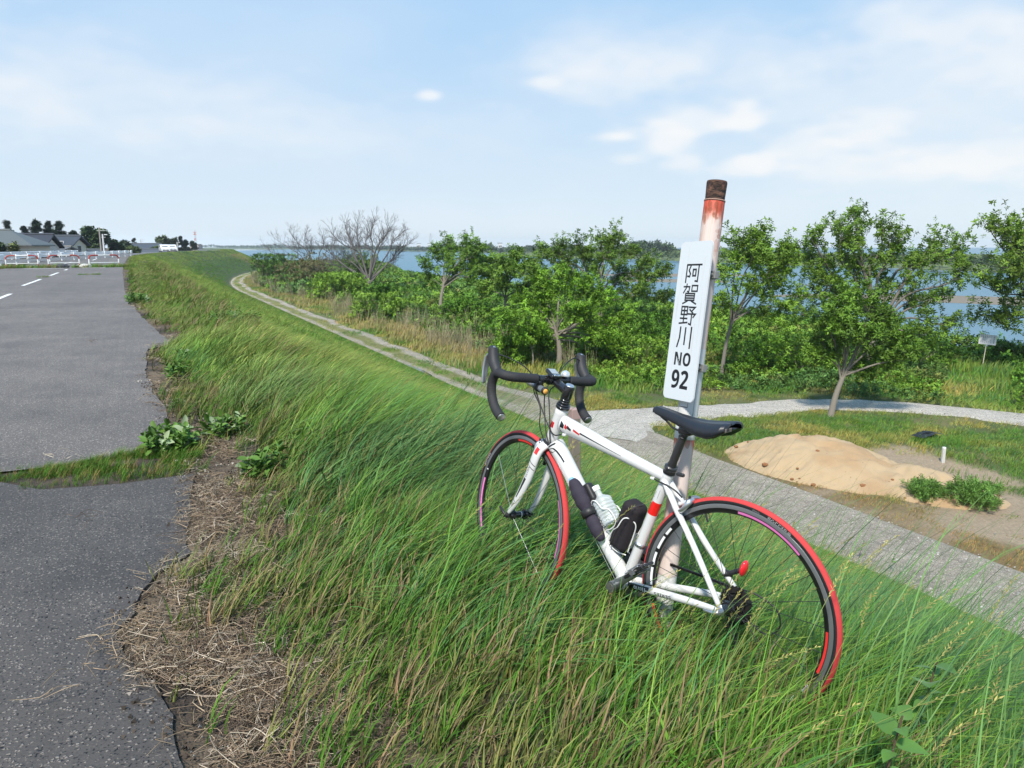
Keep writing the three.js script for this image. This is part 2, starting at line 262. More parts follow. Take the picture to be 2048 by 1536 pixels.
// ---------------------------------------------------------------- the road on the levee
{
  const aggregate = pixels(2048, 2048, (x, y) => {
    const [ce, cid] = cells(x / 8, y / 8, 256), big = smooth(0.05, 0.3, ce) * ((cid * 17) % 1), mid = tiled(x / 5, y / 5, 410), fine = tiled(x / 2.2, y / 2.2, 931), low = tiled(x / 128, y / 128, 16), st = tiled(x / 40, y / 300, 60);
    let v = 0.42 + 0.17 * fine + 0.18 * mid + 0.10 * (low - 0.5) + 0.08 * (st - 0.5);
    v = v * 0.52 + 0.75 * smooth(0.78, 0.9, big) + 0.55 * smooth(0.88, 0.95, mid) - 0.25 * smooth(0.22, 0.08, mid);
    return [v, v * 0.975, v * 0.97];
  });
  const rough = std(0xffffff, 0.64, { map: aggregate, bumpMap: aggregate, bumpScale: 0.005, vertexColors: true });
  const S = []; for (let s = -9; s < 330; s += clamp(s * 0.012, 0.04, 2.5)) S.push(s);
  const slab = (rows, first, last) => grid(25, rows.length, (i, j) => {
    let s = rows[j]; const e = roadEdge(s), t = i / 22, L = i < 22 ? lerp(-7.6, e, Math.pow(t, 0.6)) : e;
    if (i < 23) { if (last && j === rows.length - 1) s = crackAt(L)[0]; if (first && j === 0) s = crackAt(L)[1]; }
    const [x, z] = SLto(s, Math.max(L, -7.6)), k = 1.02 + 0.35 * (fbm(s * 0.5, L * 0.9, 3) - 0.5) + 0.35 * (fbm(s * 3, L * 3, 3) - 0.5) - 0.10 * smooth(0.6, 0.68, fbm(s * 0.9 + 60, L * 1.3, 3)) + 0.14 * smooth(0.62, 0.72, fbm(s * 1.2 + 20, L * 1.5 + 9, 4));
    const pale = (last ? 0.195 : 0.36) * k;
    return { p: [x, 0.012 - (i === 24 ? 0.05 : i === 23 ? 0.004 : 0), z], uv: [L / 2.6, s / 2.6], c: [pale * 1.12, pale * 0.97, pale * 0.84] };
  });
  const near = S.filter((s) => s < 5.2), far = S.filter((s) => s > 5.95); near.push(5.25); far.unshift(5.9);
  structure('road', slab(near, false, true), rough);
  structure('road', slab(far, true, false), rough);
  // the newer road that joins from the left beyond the barriers
  const join = new THREE.CatmullRomCurve3([[40, -34], [62, -15.5], [80, -11.5], [105, -5.6], [140, -4.2], [200, -4], [330, -4]].map(([s, L]) => V(s, 0, L))).getPoints(90);
  structure('road', grid(2, join.length, (i, j) => { const [x, z] = SLto(join[j].x, join[j].z + (i ? 3.2 : -3.2)); return { p: [x, 0.02, z], uv: [i * 2.4, join[j].x / 2.6], c: [0.37, 0.36, 0.35] }; }), rough);
  // worn white dashes and the traffic-closed cross line
  const paint = std(rgb(0.72, 0.72, 0.70), 0.7, { bumpMap: grainMap, bumpScale: 0.003 });
  const dash = (s0, s1, L, w = 0.13) => { const [a, b] = SLto(s0, L - w / 2), [c, d] = SLto(s0, L + w / 2), [e, f] = SLto(s1, L - w / 2), [g, h] = SLto(s1, L + w / 2);
    const n = 10, q = rng(Math.round(s0 * 10));
    return structure('road_marking', grid(2, n, (i, j) => { const t = j / (n - 1), o = (q() - 0.5) * 0.035; return { p: [lerp(i ? c : a, i ? g : e, t) + o, 0.016, lerp(i ? d : b, i ? h : f, t) + o] }; }), paint); };
  dash(22.5, 27.8, -3.57); dash(33.2, 39.2, -3.86); dash(43.6, 48.2, -3.88); dash(52.6, 54.6, -3.9); dash(64, 70, -4.0); dash(8, 14, -3.6);
  dash(57.6, 57.9, -2.6, 1.4); dash(57.2, 57.5, -5.4, 2.2); dash(70, 78, -5.2); dash(86, 96, -3.9);
}
// ---------------------------------------------------------------- gravel track and side path
{
  const stones = pixels(1024, 1024, (x, y) => { const [e, id] = cells(x / 16, y / 16, 64), [e2, id2] = cells(x / 8, y / 8, 128), c = tiled(x / 64, y / 64, 16), big = id > 0.55, q = big ? smooth(0, 0.25, e) : smooth(0, 0.3, e2), k = big ? (id * 37) % 1 : id2, v = 0.17 + q * (0.22 + 0.38 * k + 0.25 * smooth(0.85, 1, k)) + 0.16 * (c - 0.5), w = ((id2 * 13) % 1) * 0.08; return [v * (1.02 + w), v, v * (0.96 - w)]; });
  const mat = std(0xffffff, 0.95, { map: stones, bumpMap: stones, bumpScale: 0.02, vertexColors: true });
  const S = []; for (let s = -4; s < 215; s += clamp(s * 0.012, 0.25, 1.6)) S.push(s);
  structure('gravel_track', grid(15, S.length, (i, j) => {
    const s = S[j], a = trackNear(s), b = trackFar(s), L = lerp(a, b, i / 14), t = i / 14, [x, z] = SLto(s, L);
    const g = fbm(s * 1.4, L * 2.2, 3), rut = Math.max(1 - Math.abs(t - 0.17) / 0.19, 1 - Math.abs(t - 0.82) / 0.19);
    const strip = smooth(21, 31, s) * (1 - smooth(0.0, 0.40, rut + (g - 0.5) * 0.6));
    const k = 0.85 + 0.5 * (g - 0.5);
    return { p: [x, LOW + 0.035 - (i === 0 || i === 14 ? 0.05 : 0), z], uv: [L / 1.3, s / 1.3], c: mix3([0.90 * k, 0.82 * k, 0.71 * k], [0.48 * k, 0.50 * k, 0.18 * k], strip) };
  }), mat);
  const pts = sideCurve.getPoints(110);
  structure('gravel_path', grid(9, pts.length, (i, j) => {
    const a = pts[Math.max(0, j - 1)], b = pts[Math.min(110, j + 1)], d = V().subVectors(b, a).normalize(), t = i / 4 - 1, w = lerp(2.0, 1.12, smooth(0, 26, j)) + (noise(j * 0.35, i < 4 ? 1 : 7) - 0.5) * 0.5;
    const s = pts[j].x - d.z * t * w, L = pts[j].z + d.x * t * w, [x, z] = SLto(s, L), k = 1.02 + 0.35 * (fbm(s * 2, L * 2, 3) - 0.5);
    return { p: [x, LOW + 0.055 - (Math.abs(t) > 0.95 ? 0.06 : 0), z], uv: [L / 1.3, s / 1.3], c: [1.12 * k, 1.08 * k, 1.02 * k] };
  }), mat);
  // a puddle lying in the near wheel track
  const c = onLevel(830, 741, LOW), turn = Math.PI / 2 - YAW;
  const pud = grid(25, 2, (i, j) => { const a = i / 24 * Math.PI * 2, q = 1 + 0.3 * (noise(Math.cos(a) * 2, Math.sin(a) * 2 + 3) - 0.5); return { p: [j * Math.cos(a) * 2.1 * q, 0, j * Math.sin(a) * 0.36 * q] }; });
  const p = structure('puddle', pud, phys(rgb(0.10, 0.09, 0.075), 0.04, { ior: 1.33 })); p.position.set(c.x, LOW + 0.046, c.z); p.rotation.y = turn;
}
// ---------------------------------------------------------------- the bicycle, in its own frame: x forward, y up, z right, origin at the rear axle
const bike = thing('road_bicycle', 'white road bicycle with red tyres and black drop bars leaning on the marker post', 'bicycle');
{
  const B = new THREE.Matrix4().set(0, 0, 1, 0, 0, 1, 0, 0, -1, 0, 0, 0, 0, 0, 0, 1);
  const M = new THREE.Matrix4().makeRotationY(0.7609).multiply(B).multiply(new THREE.Matrix4().makeRotationX(0.0647)).multiply(new THREE.Matrix4().makeRotationZ(0.0361));
  bike.quaternion.setFromRotationMatrix(M); bike.position.set(0.6815, 0.4031, -2.1568);
}
const R_TYRE = 0.337, WB = 0.9652, BB = V(0.405, -0.07, 0);
const AXU = V(-Math.cos(72.5 * Math.PI / 180), Math.sin(72.5 * Math.PI / 180), 0), AXF = V(AXU.y, -AXU.x, 0);   // along and across the steering axis
const FH = V(WB, 0, 0), SB = FH.clone().addScaledVector(AXF, -0.045), CROWN = SB.clone().addScaledVector(AXU, 0.367), HTOP = SB.clone().addScaledVector(AXU, 0.513);
const steerM = new THREE.Matrix4().makeTranslation(SB.x, SB.y, SB.z).multiply(new THREE.Matrix4().makeRotationAxis(AXU, -0.245)).multiply(new THREE.Matrix4().makeTranslation(-SB.x, -SB.y, -SB.z));
const steered = (g) => g.applyMatrix4(steerM);
const SD = V(-Math.cos(73.5 * Math.PI / 180), Math.sin(73.5 * Math.PI / 180), 0), onSeat = (t) => BB.clone().addScaledVector(SD, t);

const bikeWhite = phys(rgb(0.64, 0.64, 0.63), 0.28, { clearcoat: 0.6, clearcoatRoughness: 0.12 });
const painted = (draw, w = 256, h = 1024) => phys(0xffffff, 0.28, { clearcoat: 0.6, clearcoatRoughness: 0.12, map: picture(w, h, (x) => { x.fillStyle = '#d2d2d1'; x.fillRect(0, 0, w, h); draw(x, w, h); const q = rng(w + h + Math.round(x.lineWidth * 10)); for (let k = 0; k < 90; k++) { x.fillStyle = `rgba(70,62,50,${0.1 + q() * 0.35})`; x.beginPath(); x.arc(q() * w, q() * h, 0.5 + q() * 1.4, 0, 7); x.fill(); } }) });
const black = std(rgb(0.018, 0.018, 0.02), 0.5), gloss = phys(rgb(0.014, 0.014, 0.016), 0.25, { clearcoat: 0.5 }), tape = std(rgb(0.022, 0.022, 0.025), 0.72, { bumpMap: grainMap, bumpScale: 0.0006 });
const alloy = std(rgb(0.62, 0.63, 0.65), 0.32, { metalness: 0.9 }), steel = std(rgb(0.42, 0.42, 0.43), 0.38, { metalness: 0.9 }), grimy = std(rgb(0.03, 0.027, 0.025), 0.55, { metalness: 0.4, bumpMap: grainMap, bumpScale: 0.001 });

// frame tubes; the canvases run head/top -> far end with v, left side at the middle of u
const frame = sub('frame', bike);
const text = (x, s, px, py, rot, size, color, { font = 'bold', sx = 1, outline = 0 } = {}) => { x.save(); x.translate(px, py); x.rotate(rot); x.scale(sx, 1); x.font = `${font} ${size}px sans-serif`; x.textAlign = 'center'; x.textBaseline = 'middle'; if (outline) { x.lineWidth = outline; x.strokeStyle = color; x.strokeText(s, 0, 0); } else { x.fillStyle = color; x.fillText(s, 0, 0); } x.restore(); };
// v = 0 at the first point; the canvas has v = 1 at its top row, so y = (1 - v) * h
part('down_tube', tube([[0.788, 0.335, 0], [0.74, 0.287, 0], [0.50, 0.032, 0], [0.405, -0.07, 0]], [0.0335, 0.032, 0.0275, 0.025], { n: 20, steps: 24, flat: [1, 1] }), painted((x, w, h) => {
  const Y = (v) => (1 - v) * h; x.strokeStyle = '#0d0d10'; x.lineJoin = 'round';
  // an outlined italic word down the tube, its first letters in view
  x.lineWidth = 8; x.beginPath(); x.moveTo(w * 0.69, Y(0.045)); x.bezierCurveTo(w * 0.60, Y(0.05), w * 0.50, Y(0.08), w * 0.47, Y(0.12)); x.lineTo(w * 0.44, Y(0.20)); x.lineTo(w * 0.41, Y(0.36)); x.stroke();
  x.beginPath(); x.moveTo(w * 0.74, Y(0.095)); x.lineTo(w * 0.67, Y(0.098)); x.lineTo(w * 0.62, Y(0.172)); x.lineTo(w * 0.67, Y(0.178)); x.lineTo(w * 0.66, Y(0.21)); x.lineTo(w * 0.61, Y(0.36)); x.stroke();
  x.lineWidth = 7; x.beginPath(); x.moveTo(w * 0.60, Y(0.105)); x.lineTo(w * 0.53, Y(0.175)); x.lineTo(w * 0.46, Y(0.185)); x.stroke();
  x.fillStyle = '#0d0d10'; x.beginPath(); x.moveTo(w * 0.36, Y(0.035)); x.lineTo(w * 0.64, Y(0.0)); x.lineTo(w * 0.66, Y(0.02)); x.lineTo(w * 0.38, Y(0.07)); x.fill();
  x.fillStyle = '#b3191d'; x.fillRect(w * 0.40, Y(0.62), w * 0.2, h * 0.03);
}), frame);
part('top_tube', tube([[0.760, 0.418, 0], [0.70, 0.408, 0], [0.50, 0.372, 0], [0.285, 0.335, 0]], [0.034, 0.031, 0.0225, 0.0185], { n: 20, steps: 24, flat: [0.82, 1.0] }), painted((x, w, h) => {
  const Y = (v) => (1 - v) * h;
  x.strokeStyle = '#0d0d10'; x.lineWidth = 16; x.lineCap = 'round'; x.beginPath(); x.moveTo(w * 0.63, Y(0.10)); x.quadraticCurveTo(w * 0.64, Y(0.055), w * 0.50, Y(0.065)); x.stroke();
  x.lineCap = 'butt'; x.fillStyle = '#0d0d10'; const seg = (v0, v1, c, a0, a1) => { x.fillStyle = c; x.beginPath(); x.moveTo(w * (0.47 - a0), Y(v0)); x.lineTo(w * (0.47 + a0), Y(v0)); x.lineTo(w * (0.50 + a1), Y(v1)); x.lineTo(w * (0.50 - a1), Y(v1)); x.fill(); };
  seg(0.06, 0.17, '#0d0d10', 0.06, 0.035); seg(0.185, 0.25, '#c01d22', 0.04, 0.035); seg(0.25, 0.34, '#0d0d10', 0.032, 0.02); seg(0.36, 0.42, '#c01d22', 0.022, 0.018); seg(0.42, 0.72, '#0d0d10', 0.016, 0.004);
  x.strokeStyle = '#55555a'; x.lineWidth = 2; x.beginPath(); x.moveTo(w * 0.33, Y(0.10)); x.lineTo(w * 0.37, Y(0.3)); x.stroke();
}), frame);
part('seat_tube', tube([onSeat(0.452), onSeat(0.3), onSeat(0.0)], [0.0185, 0.0178, 0.019], { n: 18, steps: 12 }), painted((x, w, h) => {
  const Y = (v) => (1 - v) * h;
  x.fillStyle = '#e0201c'; x.fillRect(w * 0.22, Y(0.535), w * 0.48, h * 0.125); x.fillStyle = '#e7e7e6'; x.fillRect(w * 0.60, Y(0.437), w * 0.035, h * 0.03); x.fillRect(w * 0.60, Y(0.437), w * 0.12, h * 0.012);
  text(x, 'Olid', w * 0.63, Y(0.33), Math.PI / 2, 44, '#5c6068', { font: '' });
  for (let k = 0; k < 9; k++) text(x, 'iiil iiil ill', w * 0.46, Y(0.26 + k * 0.012), Math.PI / 2, 9, '#8b8b92', { font: '' });
}), frame);
part('head_tube', tube([CROWN, HTOP], [0.0235, 0.0235], { n: 20, steps: 6 }), painted((x, w, h) => { x.fillStyle = '#c01d22'; x.fillRect(w * 0.36, h * 0.40, w * 0.17, h * 0.16); x.fillStyle = '#7e1013'; x.fillRect(w * 0.40, h * 0.45, w * 0.06, h * 0.05); }, 256, 256), frame);
for (const z of [-1, 1]) {
  part('seat_stay', tube([onSeat(0.415).add(V(0, 0, 0.012 * z)), V(0.235, 0.265, 0.021 * z), V(0.13, 0.145, 0.034 * z), V(0.012, 0.014, 0.062 * z)], [0.0105, 0.0105, 0.0095, 0.008], { n: 12, steps: 16, flat: [1.15, 1] }), z < 0 ? painted((x, w, h) => { x.fillStyle = '#101014'; x.fillRect(w * 0.55, h * 0.66, w * 0.2, h * 0.13); x.fillRect(w * 0.55, h * 0.44, w * 0.17, h * 0.12); x.fillStyle = '#c01d22'; x.fillRect(w * 0.56, h * 0.36, w * 0.12, h * 0.05); text(x, 'team', w * 0.64, h * 0.60, Math.PI / 2, 34, '#203038'); }) : bikeWhite, frame);
  part('chain_stay', tube([BB.clone().add(V(-0.005, 0, 0.020 * z)), V(0.30, -0.053, 0.030 * z), V(0.14, -0.023, 0.048 * z), V(0.010, -0.002, 0.063 * z)], [0.0135, 0.013, 0.0115, 0.0085], { n: 12, steps: 16, flat: [0.9, 1.1] }), z < 0 ? painted((x, w, h) => {
    const Y = (v) => (1 - v) * h; x.fillStyle = '#0c0c0f'; x.fillRect(w * 0.36, Y(0.38), w * 0.32, h * 0.28); text(x, 'florio', w * 0.52, Y(0.27), Math.PI / 2, 62, '#f2f2f2'); x.fillStyle = '#f2f2f2'; x.fillRect(w * 0.5, Y(0.385), w * 0.06, h * 0.045);
    text(x, 'SERIES', w * 0.53, Y(0.50), Math.PI / 2, 46, '#23232a'); x.fillStyle = '#c01d22'; x.fillRect(w * 0.64, Y(0.60), w * 0.08, h * 0.12);
  }) : bikeWhite, frame);
  part('dropout', [tube([[0.012, 0.014, 0.063 * z], [0, -0.008, 0.065 * z], [0.012, -0.004, 0.063 * z]], 0.0085, { n: 8, steps: 6, flat: [0.5, 1.4] })], alloy, frame);
}
part('bottom_bracket_shell', new THREE.CylinderGeometry(0.0225, 0.0225, 0.07, 24).rotateX(Math.PI / 2).translate(BB.x, BB.y, 0), bikeWhite, frame);
part('seat_stay_bridge', tube([[0.215, 0.268, -0.02], [0.215, 0.268, 0.02]], 0.007, { ref: V(0, 1, 0) }), bikeWhite, frame);
part('seat_collar', tube([onSeat(0.440), onSeat(0.462)], 0.021, { n: 18 }), black, frame);
part('cable_stop', [box(0.016, 0.010, 0.010, 0.726, 0.385, -0.026, 0.003), box(0.016, 0.009, 0.009, 0.333, 0.322, -0.012, 0.003), box(0.020, 0.012, 0.012, 0.775, 0.315, -0.024, 0.003)], bikeWhite, frame);

// fork
{
  const fork = sub('fork', bike);
  for (const z of [-1, 1]) {
    const a = SB.clone().addScaledVector(AXU, 0.345).add(V(0.004, 0, 0.024 * z)), P = [a.clone().addScaledVector(AXU, 0.012).add(V(0, 0, -0.012 * z)), a.clone().addScaledVector(AXU, -0.015).add(V(0.004, 0, 0.009 * z)), SB.clone().addScaledVector(AXU, 0.20).add(V(0.008, 0, 0.043 * z)), SB.clone().addScaledVector(AXU, 0.08).addScaledVector(AXF, 0.024).add(V(0, 0, 0.049 * z)), FH.clone().add(V(-0.002, 0.012, 0.051 * z))];
    part('fork_blade', steered(tube(P, [0.016, 0.017, 0.0165, 0.013, 0.0075], { n: 16, steps: 22, flat: [0.72, 1.25] })), z < 0 ? painted((x, w, h) => {
      const Y = (v) => (1 - v) * h; x.fillStyle = '#d02422'; x.fillRect(w * 0.42, Y(0.30), w * 0.14, h * 0.075); x.strokeStyle = '#15151a'; x.lineWidth = 5; x.beginPath(); x.moveTo(w * 0.3, Y(0.385)); x.lineTo(w * 0.7, Y(0.365)); x.moveTo(w * 0.3, Y(0.415)); x.lineTo(w * 0.7, Y(0.395)); x.stroke();
      x.fillStyle = '#111115'; x.beginPath(); x.moveTo(w * 0.47, Y(0.50)); x.lineTo(w * 0.58, Y(0.50)); x.lineTo(w * 0.56, Y(0.70)); x.lineTo(w * 0.51, Y(0.70)); x.fill(); text(x, 'FELT', w * 0.53, Y(0.79), Math.PI / 2, 52, '#111115'); text(x, 'ULTRA', w * 0.52, Y(0.45), Math.PI / 2, 28, '#5a5a60');
    }) : bikeWhite, fork);
    part('fork_end', steered(tube([FH.clone().add(V(-0.002, 0.016, 0.051 * z)), FH.clone().add(V(0, -0.010, 0.052 * z))], 0.009, { n: 8, flat: [0.5, 1.2] })), black, fork);
  }
  part('headset_race', [new THREE.CylinderGeometry(0.026, 0.028, 0.008, 24)].map((g) => { g.applyQuaternion(new THREE.Quaternion().setFromUnitVectors(V(0, 1, 0), AXU)); const c = CROWN; return g.translate(c.x, c.y, c.z); }), black, fork);
}
// wheels
const redRubber = std(rgb(0.52, 0.045, 0.045), 0.82, { bumpMap: grainMap, bumpScale: 0.0008 }), sideRubber = std(rgb(0.016, 0.016, 0.017), 0.62), rimBlack = phys(rgb(0.012, 0.012, 0.014), 0.28, { clearcoat: 0.4 }), track = std(rgb(0.34, 0.35, 0.36), 0.33, { metalness: 0.75 });
const pinkMat = std(rgb(0.78, 0.20, 0.50), 0.45), redMat = std(rgb(0.72, 0.035, 0.03), 0.45), whiteMat = std(rgb(0.8, 0.8, 0.8), 0.45);
const arc = (profile, p0 = 0, pl = Math.PI * 2, n = 96) => new THREE.LatheGeometry(profile.map(([r, z]) => new THREE.Vector2(r, z)), n, p0, pl).rotateX(Math.PI / 2);
const arcStrip = (r0, r1, z0, z1, a0, a1) => grid(33, 2, (i, j) => { const a = lerp(a0, a1, i / 32) * Math.PI / 180, r = j ? r1 : r0; return { p: [r * Math.sin(a), -r * Math.cos(a), j ? z1 : z0], uv: [i / 32, j] }; });
function wheel(at0, { decals, words, spokes, hub, front }) {
  const g = sub('wheel', bike), put = (geo) => { geo.translate(at0.x, at0.y, at0.z); return front ? steered(geo) : geo; };
  const circ = (a, r) => [0.3255 + Math.cos(a) * r, Math.sin(a) * r], ring = [], side = (s) => { const q = []; for (let k = 0; k <= 7; k++) { const a = lerp(1.32, 2.45, k / 7) * s; q.push(circ(a, 0.0124)); } return q; };
  for (let k = 0; k <= 12; k++) ring.push(circ(lerp(-1.32, 1.32, k / 12), 0.0128));
  part('tread', put(arc(ring, 0, Math.PI * 2, 128)), redRubber, g);
  for (const s of [-1, 1]) part('sidewall', put(arc(side(s), 0, Math.PI * 2, 128)), sideRubber, g);
  const rim = [[0.3165, 0.0098], [0.305, 0.0100], [0.3045, 0.0094], [0.292, 0.0062], [0.2885, 0.003], [0.2885, -0.003], [0.292, -0.0062], [0.3045, -0.0094], [0.305, -0.01], [0.3165, -0.0098]];
  part('rim', put(arc(rim.slice(2, 8), 0, Math.PI * 2, 128)), rimBlack, g);
  for (const s of [-1, 1]) part('brake_track', put(arc([[0.3175, 0.0097 * s], [0.3168, 0.0103 * s], [0.3052, 0.0103 * s], [0.3046, 0.0096 * s]], 0, Math.PI * 2, 128)), track, g);
  for (const [mat, a0, a1, r0 = 0.2945, r1 = 0.3025] of decals) { const z = (r) => -(lerp(0.0062, 0.0094, (r - 0.292) / 0.0125) + 0.0006); part('decal', put(arcStrip(r0, r1, z(r0), z(r1), a0, a1)), mat, g); }
  for (const [s, a0, a1, size = 92] of words) { const zz = (r) => -Math.sqrt(Math.max(0, 0.0126 ** 2 - (r - 0.3255) ** 2)) - 0.0004; part('lettering', put(arcStrip(0.3192, 0.3272, zz(0.3192), zz(0.3272), a0, a1)), std(0xffffff, 0.6, { map: picture(1024, 96, (x, w, h) => { x.fillStyle = '#232324'; x.fillRect(0, 0, w, h); text(x, s, w / 2, h / 2 + 4, 0, size, '#e6e6e6', { sx: (w * 0.94) / (size * 0.66 * s.length) }); }) }), g); }
  const q = rng(front ? 5 : 6);
  for (let k = 0; k < spokes; k++) {
    const a = k / spokes * Math.PI * 2 + 0.1, s = k % 2 ? 1 : -1, o = front ? 0 : (k % 4 < 2 ? 1 : -1) * 0.9, hz = front ? 0.030 : s > 0 ? 0.018 : 0.030, hr = front ? 0.017 : 0.021;
    part('spoke', put(tube([[Math.cos(a + o) * hr, Math.sin(a + o) * hr, hz * s], [Math.cos(a) * 0.290, Math.sin(a) * 0.290, 0]], 0.00105, { n: 5 })), front && k % 5 === 2 ? steel : black, g);
  }
  const hubG = sub('hub', bike);
  for (const [name, geo, mat] of hub) part(name, put(merge([geo])), mat, hubG);
  if (!front) part('valve', put(tube([[0.13, 0.26, 0], [0.117, 0.234, 0]], 0.0032)), black, g);
  return g;
}
const cyl = (r0, r1, z0, z1, n = 24) => new THREE.CylinderGeometry(r1, r0, z1 - z0, n).rotateX(Math.PI / 2).translate(0, 0, (z0 + z1) / 2);
wheel(FH, {
  front: true, spokes: 20,
  decals: [[pinkMat, 62, 104], [whiteMat, 40, 44], [whiteMat, 33, 38], [whiteMat, 25, 30], [redMat, 168, 188], [redMat, 193, 199], [whiteMat, 318, 326], [pinkMat, 242, 284], [whiteMat, 112, 113]],
  words: [['ZAFFIRO', 112, 127], ['vittoria', 300, 318]],
  hub: [['hub_shell', merge([cyl(0.013, 0.013, -0.030, 0.030), cyl(0.021, 0.019, 0.024, 0.034), cyl(0.019, 0.021, -0.034, -0.024), cyl(0.010, 0.016, -0.042, -0.034), cyl(0.016, 0.010, 0.034, 0.042)]), gloss], ['hub_band', cyl(0.0136, 0.0136, 0.006, 0.009), whiteMat], ['axle_nut', cyl(0.008, 0.010, -0.066, -0.05), black], ['axle_nut', cyl(0.010, 0.008, 0.05, 0.064), black], ['release_lever', tube([[0, 0, -0.062], [0.012, 0.012, -0.068], [0.045, 0.022, -0.064]], [0.007, 0.006, 0.005], { steps: 8 }), black]],
});
wheel(V(0, 0, 0), {
  spokes: 24,
  decals: [[pinkMat, 177, 219], [redMat, 262, 287], [whiteMat, 297, 303], [whiteMat, 306, 318], [whiteMat, 326, 336], [whiteMat, 120, 126], [whiteMat, 108, 118], [whiteMat, 96, 105], [redMat, 44, 70], [whiteMat, 82, 94]],
  words: [['vittoria', 184, 191, 70], ['ZAFFIRO', 193, 211]],
  hub: [['hub_shell', merge([cyl(0.014, 0.014, -0.030, 0.020), cyl(0.020, 0.023, -0.034, -0.026), cyl(0.025, 0.022, 0.012, 0.019), cyl(0.010, 0.016, -0.060, -0.034)]), gloss], ['axle_nut', cyl(0.009, 0.011, -0.082, -0.066), steel], ['axle_nut', cyl(0.010, 0.008, 0.066, 0.078), steel], ['release_lever', tube([[0, 0, -0.080], [0.012, -0.004, -0.086], [0.050, -0.012, -0.078]], [0.008, 0.007, 0.005], { steps: 8 }), alloy]],
});
// cassette, chain, chainrings, derailleurs
function gear(r, z, thick, teeth) { const sh = new THREE.Shape(); for (let k = 0; k <= teeth * 4; k++) { const a = k / (teeth * 4) * Math.PI * 2, q = r + [(-0.0018), 0.0022, 0.0022, -0.0018][k % 4]; k ? sh.lineTo(Math.cos(a) * q, Math.sin(a) * q) : sh.moveTo(q, 0); } const h = new THREE.Path(); h.absarc(0, 0, r * 0.62, 0, Math.PI * 2, true); sh.holes.push(h); return new THREE.ExtrudeGeometry(sh, { depth: thick, bevelEnabled: false, curveSegments: 24 }).translate(0, 0, z); }
const drive = sub('drivetrain', bike);
const cass = [13, 14, 15, 17, 19, 21, 23, 25, 27].map((n, k) => gear(n * 0.00204, 0.054 - k * 0.0043, 0.0022, n));
for (const g of cass) part('cassette_sprocket', g, grimy, drive);
part('cassette_body', cyl(0.030, 0.020, 0.018, 0.057, 20), grimy, drive);
for (const [n, z] of [[50, 0.046], [39, 0.040]]) part('chainring', gear(n * 0.00204, z, 0.0025, n).translate(BB.x, BB.y, 0), n > 45 ? black : steel, drive);
{
  // chain: outer sprocket run over the cassette, through the cage, round the front ring
  const r1 = 0.034, r2 = 0.1, P = []; const z = 0.042;
  for (let k = 0; k <= 10; k++) { const a = 1.75 - k / 10 * 3.2; P.push(V(BB.x + Math.cos(a) * r2, BB.y + Math.sin(a) * r2, z)); }
  P.push(V(0.20, -0.205, z), V(0.03, -0.205, 0.044), V(-0.02, -0.19, 0.045), V(-0.028, -0.165, 0.045), V(0.02, -0.11, 0.045), V(0.028, -0.07, 0.044), V(0.0, -0.042, 0.043));
  for (let k = 0; k <= 6; k++) { const a = -1.9 - k / 6 * 2.5; P.push(V(Math.cos(a) * r1, Math.sin(a) * r1, 0.042)); }
  P.push(P[0].clone());
  const c = new THREE.CatmullRomCurve3(P, false, 'centripetal'), n = Math.floor(c.getLength() / 0.0127), links = [], x = V();
  for (let k = 0; k < n; k++) { const a = c.getPointAt(k / n), b = c.getPointAt((k + 1) / n); const g = box(a.distanceTo(b) * (k % 2 ? 1.0 : 1.18), 0.0082, k % 2 ? 0.0042 : 0.0064); g.applyQuaternion(new THREE.Quaternion().setFromUnitVectors(V(1, 0, 0), x.subVectors(b, a).normalize())); x.addVectors(a, b).multiplyScalar(0.5); g.translate(x.x, x.y, x.z); links.push(g); }
  part('chain', links, std(rgb(0.035, 0.032, 0.03), 0.42, { metalness: 0.7 }), drive).userData.kind = 'stuff';
}
{
  const d = sub('rear_derailleur', bike);
  part('derailleur_body', [tube([[0.0, -0.022, 0.068], [-0.012, -0.050, 0.082], [0.012, -0.085, 0.070]], [0.011, 0.014, 0.012], { steps: 10 }), box(0.03, 0.045, 0.02, 0.004, -0.055, 0.074, 0.005)], grimy, d);
  for (const z of [0.050, 0.038]) part('cage_plate', tube([[0.022, -0.085, z], [-0.004, -0.14, z], [-0.02, -0.19, z]], 0.011, { n: 8, flat: [0.25, 1], ref: V(0, 0, 1) }), black, d);
  for (const [x, y] of [[0.018, -0.092], [-0.019, -0.183]]) part('jockey_wheel', gear(0.021, 0.041, 0.005, 11).translate(x, y, 0), grimy, d);
  part('cable_loop', tube([[0.020, 0.03, 0.068], [-0.035, 0.030, 0.075], [-0.105, 0.0, 0.085], [-0.118, -0.05, 0.088], [-0.085, -0.088, 0.088], [-0.045, -0.082, 0.084], [-0.012, -0.06, 0.080]], 0.0027, { steps: 40, n: 6 }), black, d);
}
part('front_derailleur', [tube([[0.335, 0.10, 0.02], [0.318, 0.08, 0.035], [0.312, 0.045, 0.045]], [0.010, 0.011, 0.009], { steps: 8 }), box(0.075, 0.025, 0.004, 0.36, 0.045, 0.050, 0.002), box(0.075, 0.025, 0.004, 0.36, 0.045, 0.036, 0.002)], steel, bike);
part('band_clamp', tube([onSeat(0.150), onSeat(0.164)], 0.0205, { n: 18 }), alloy, bike);
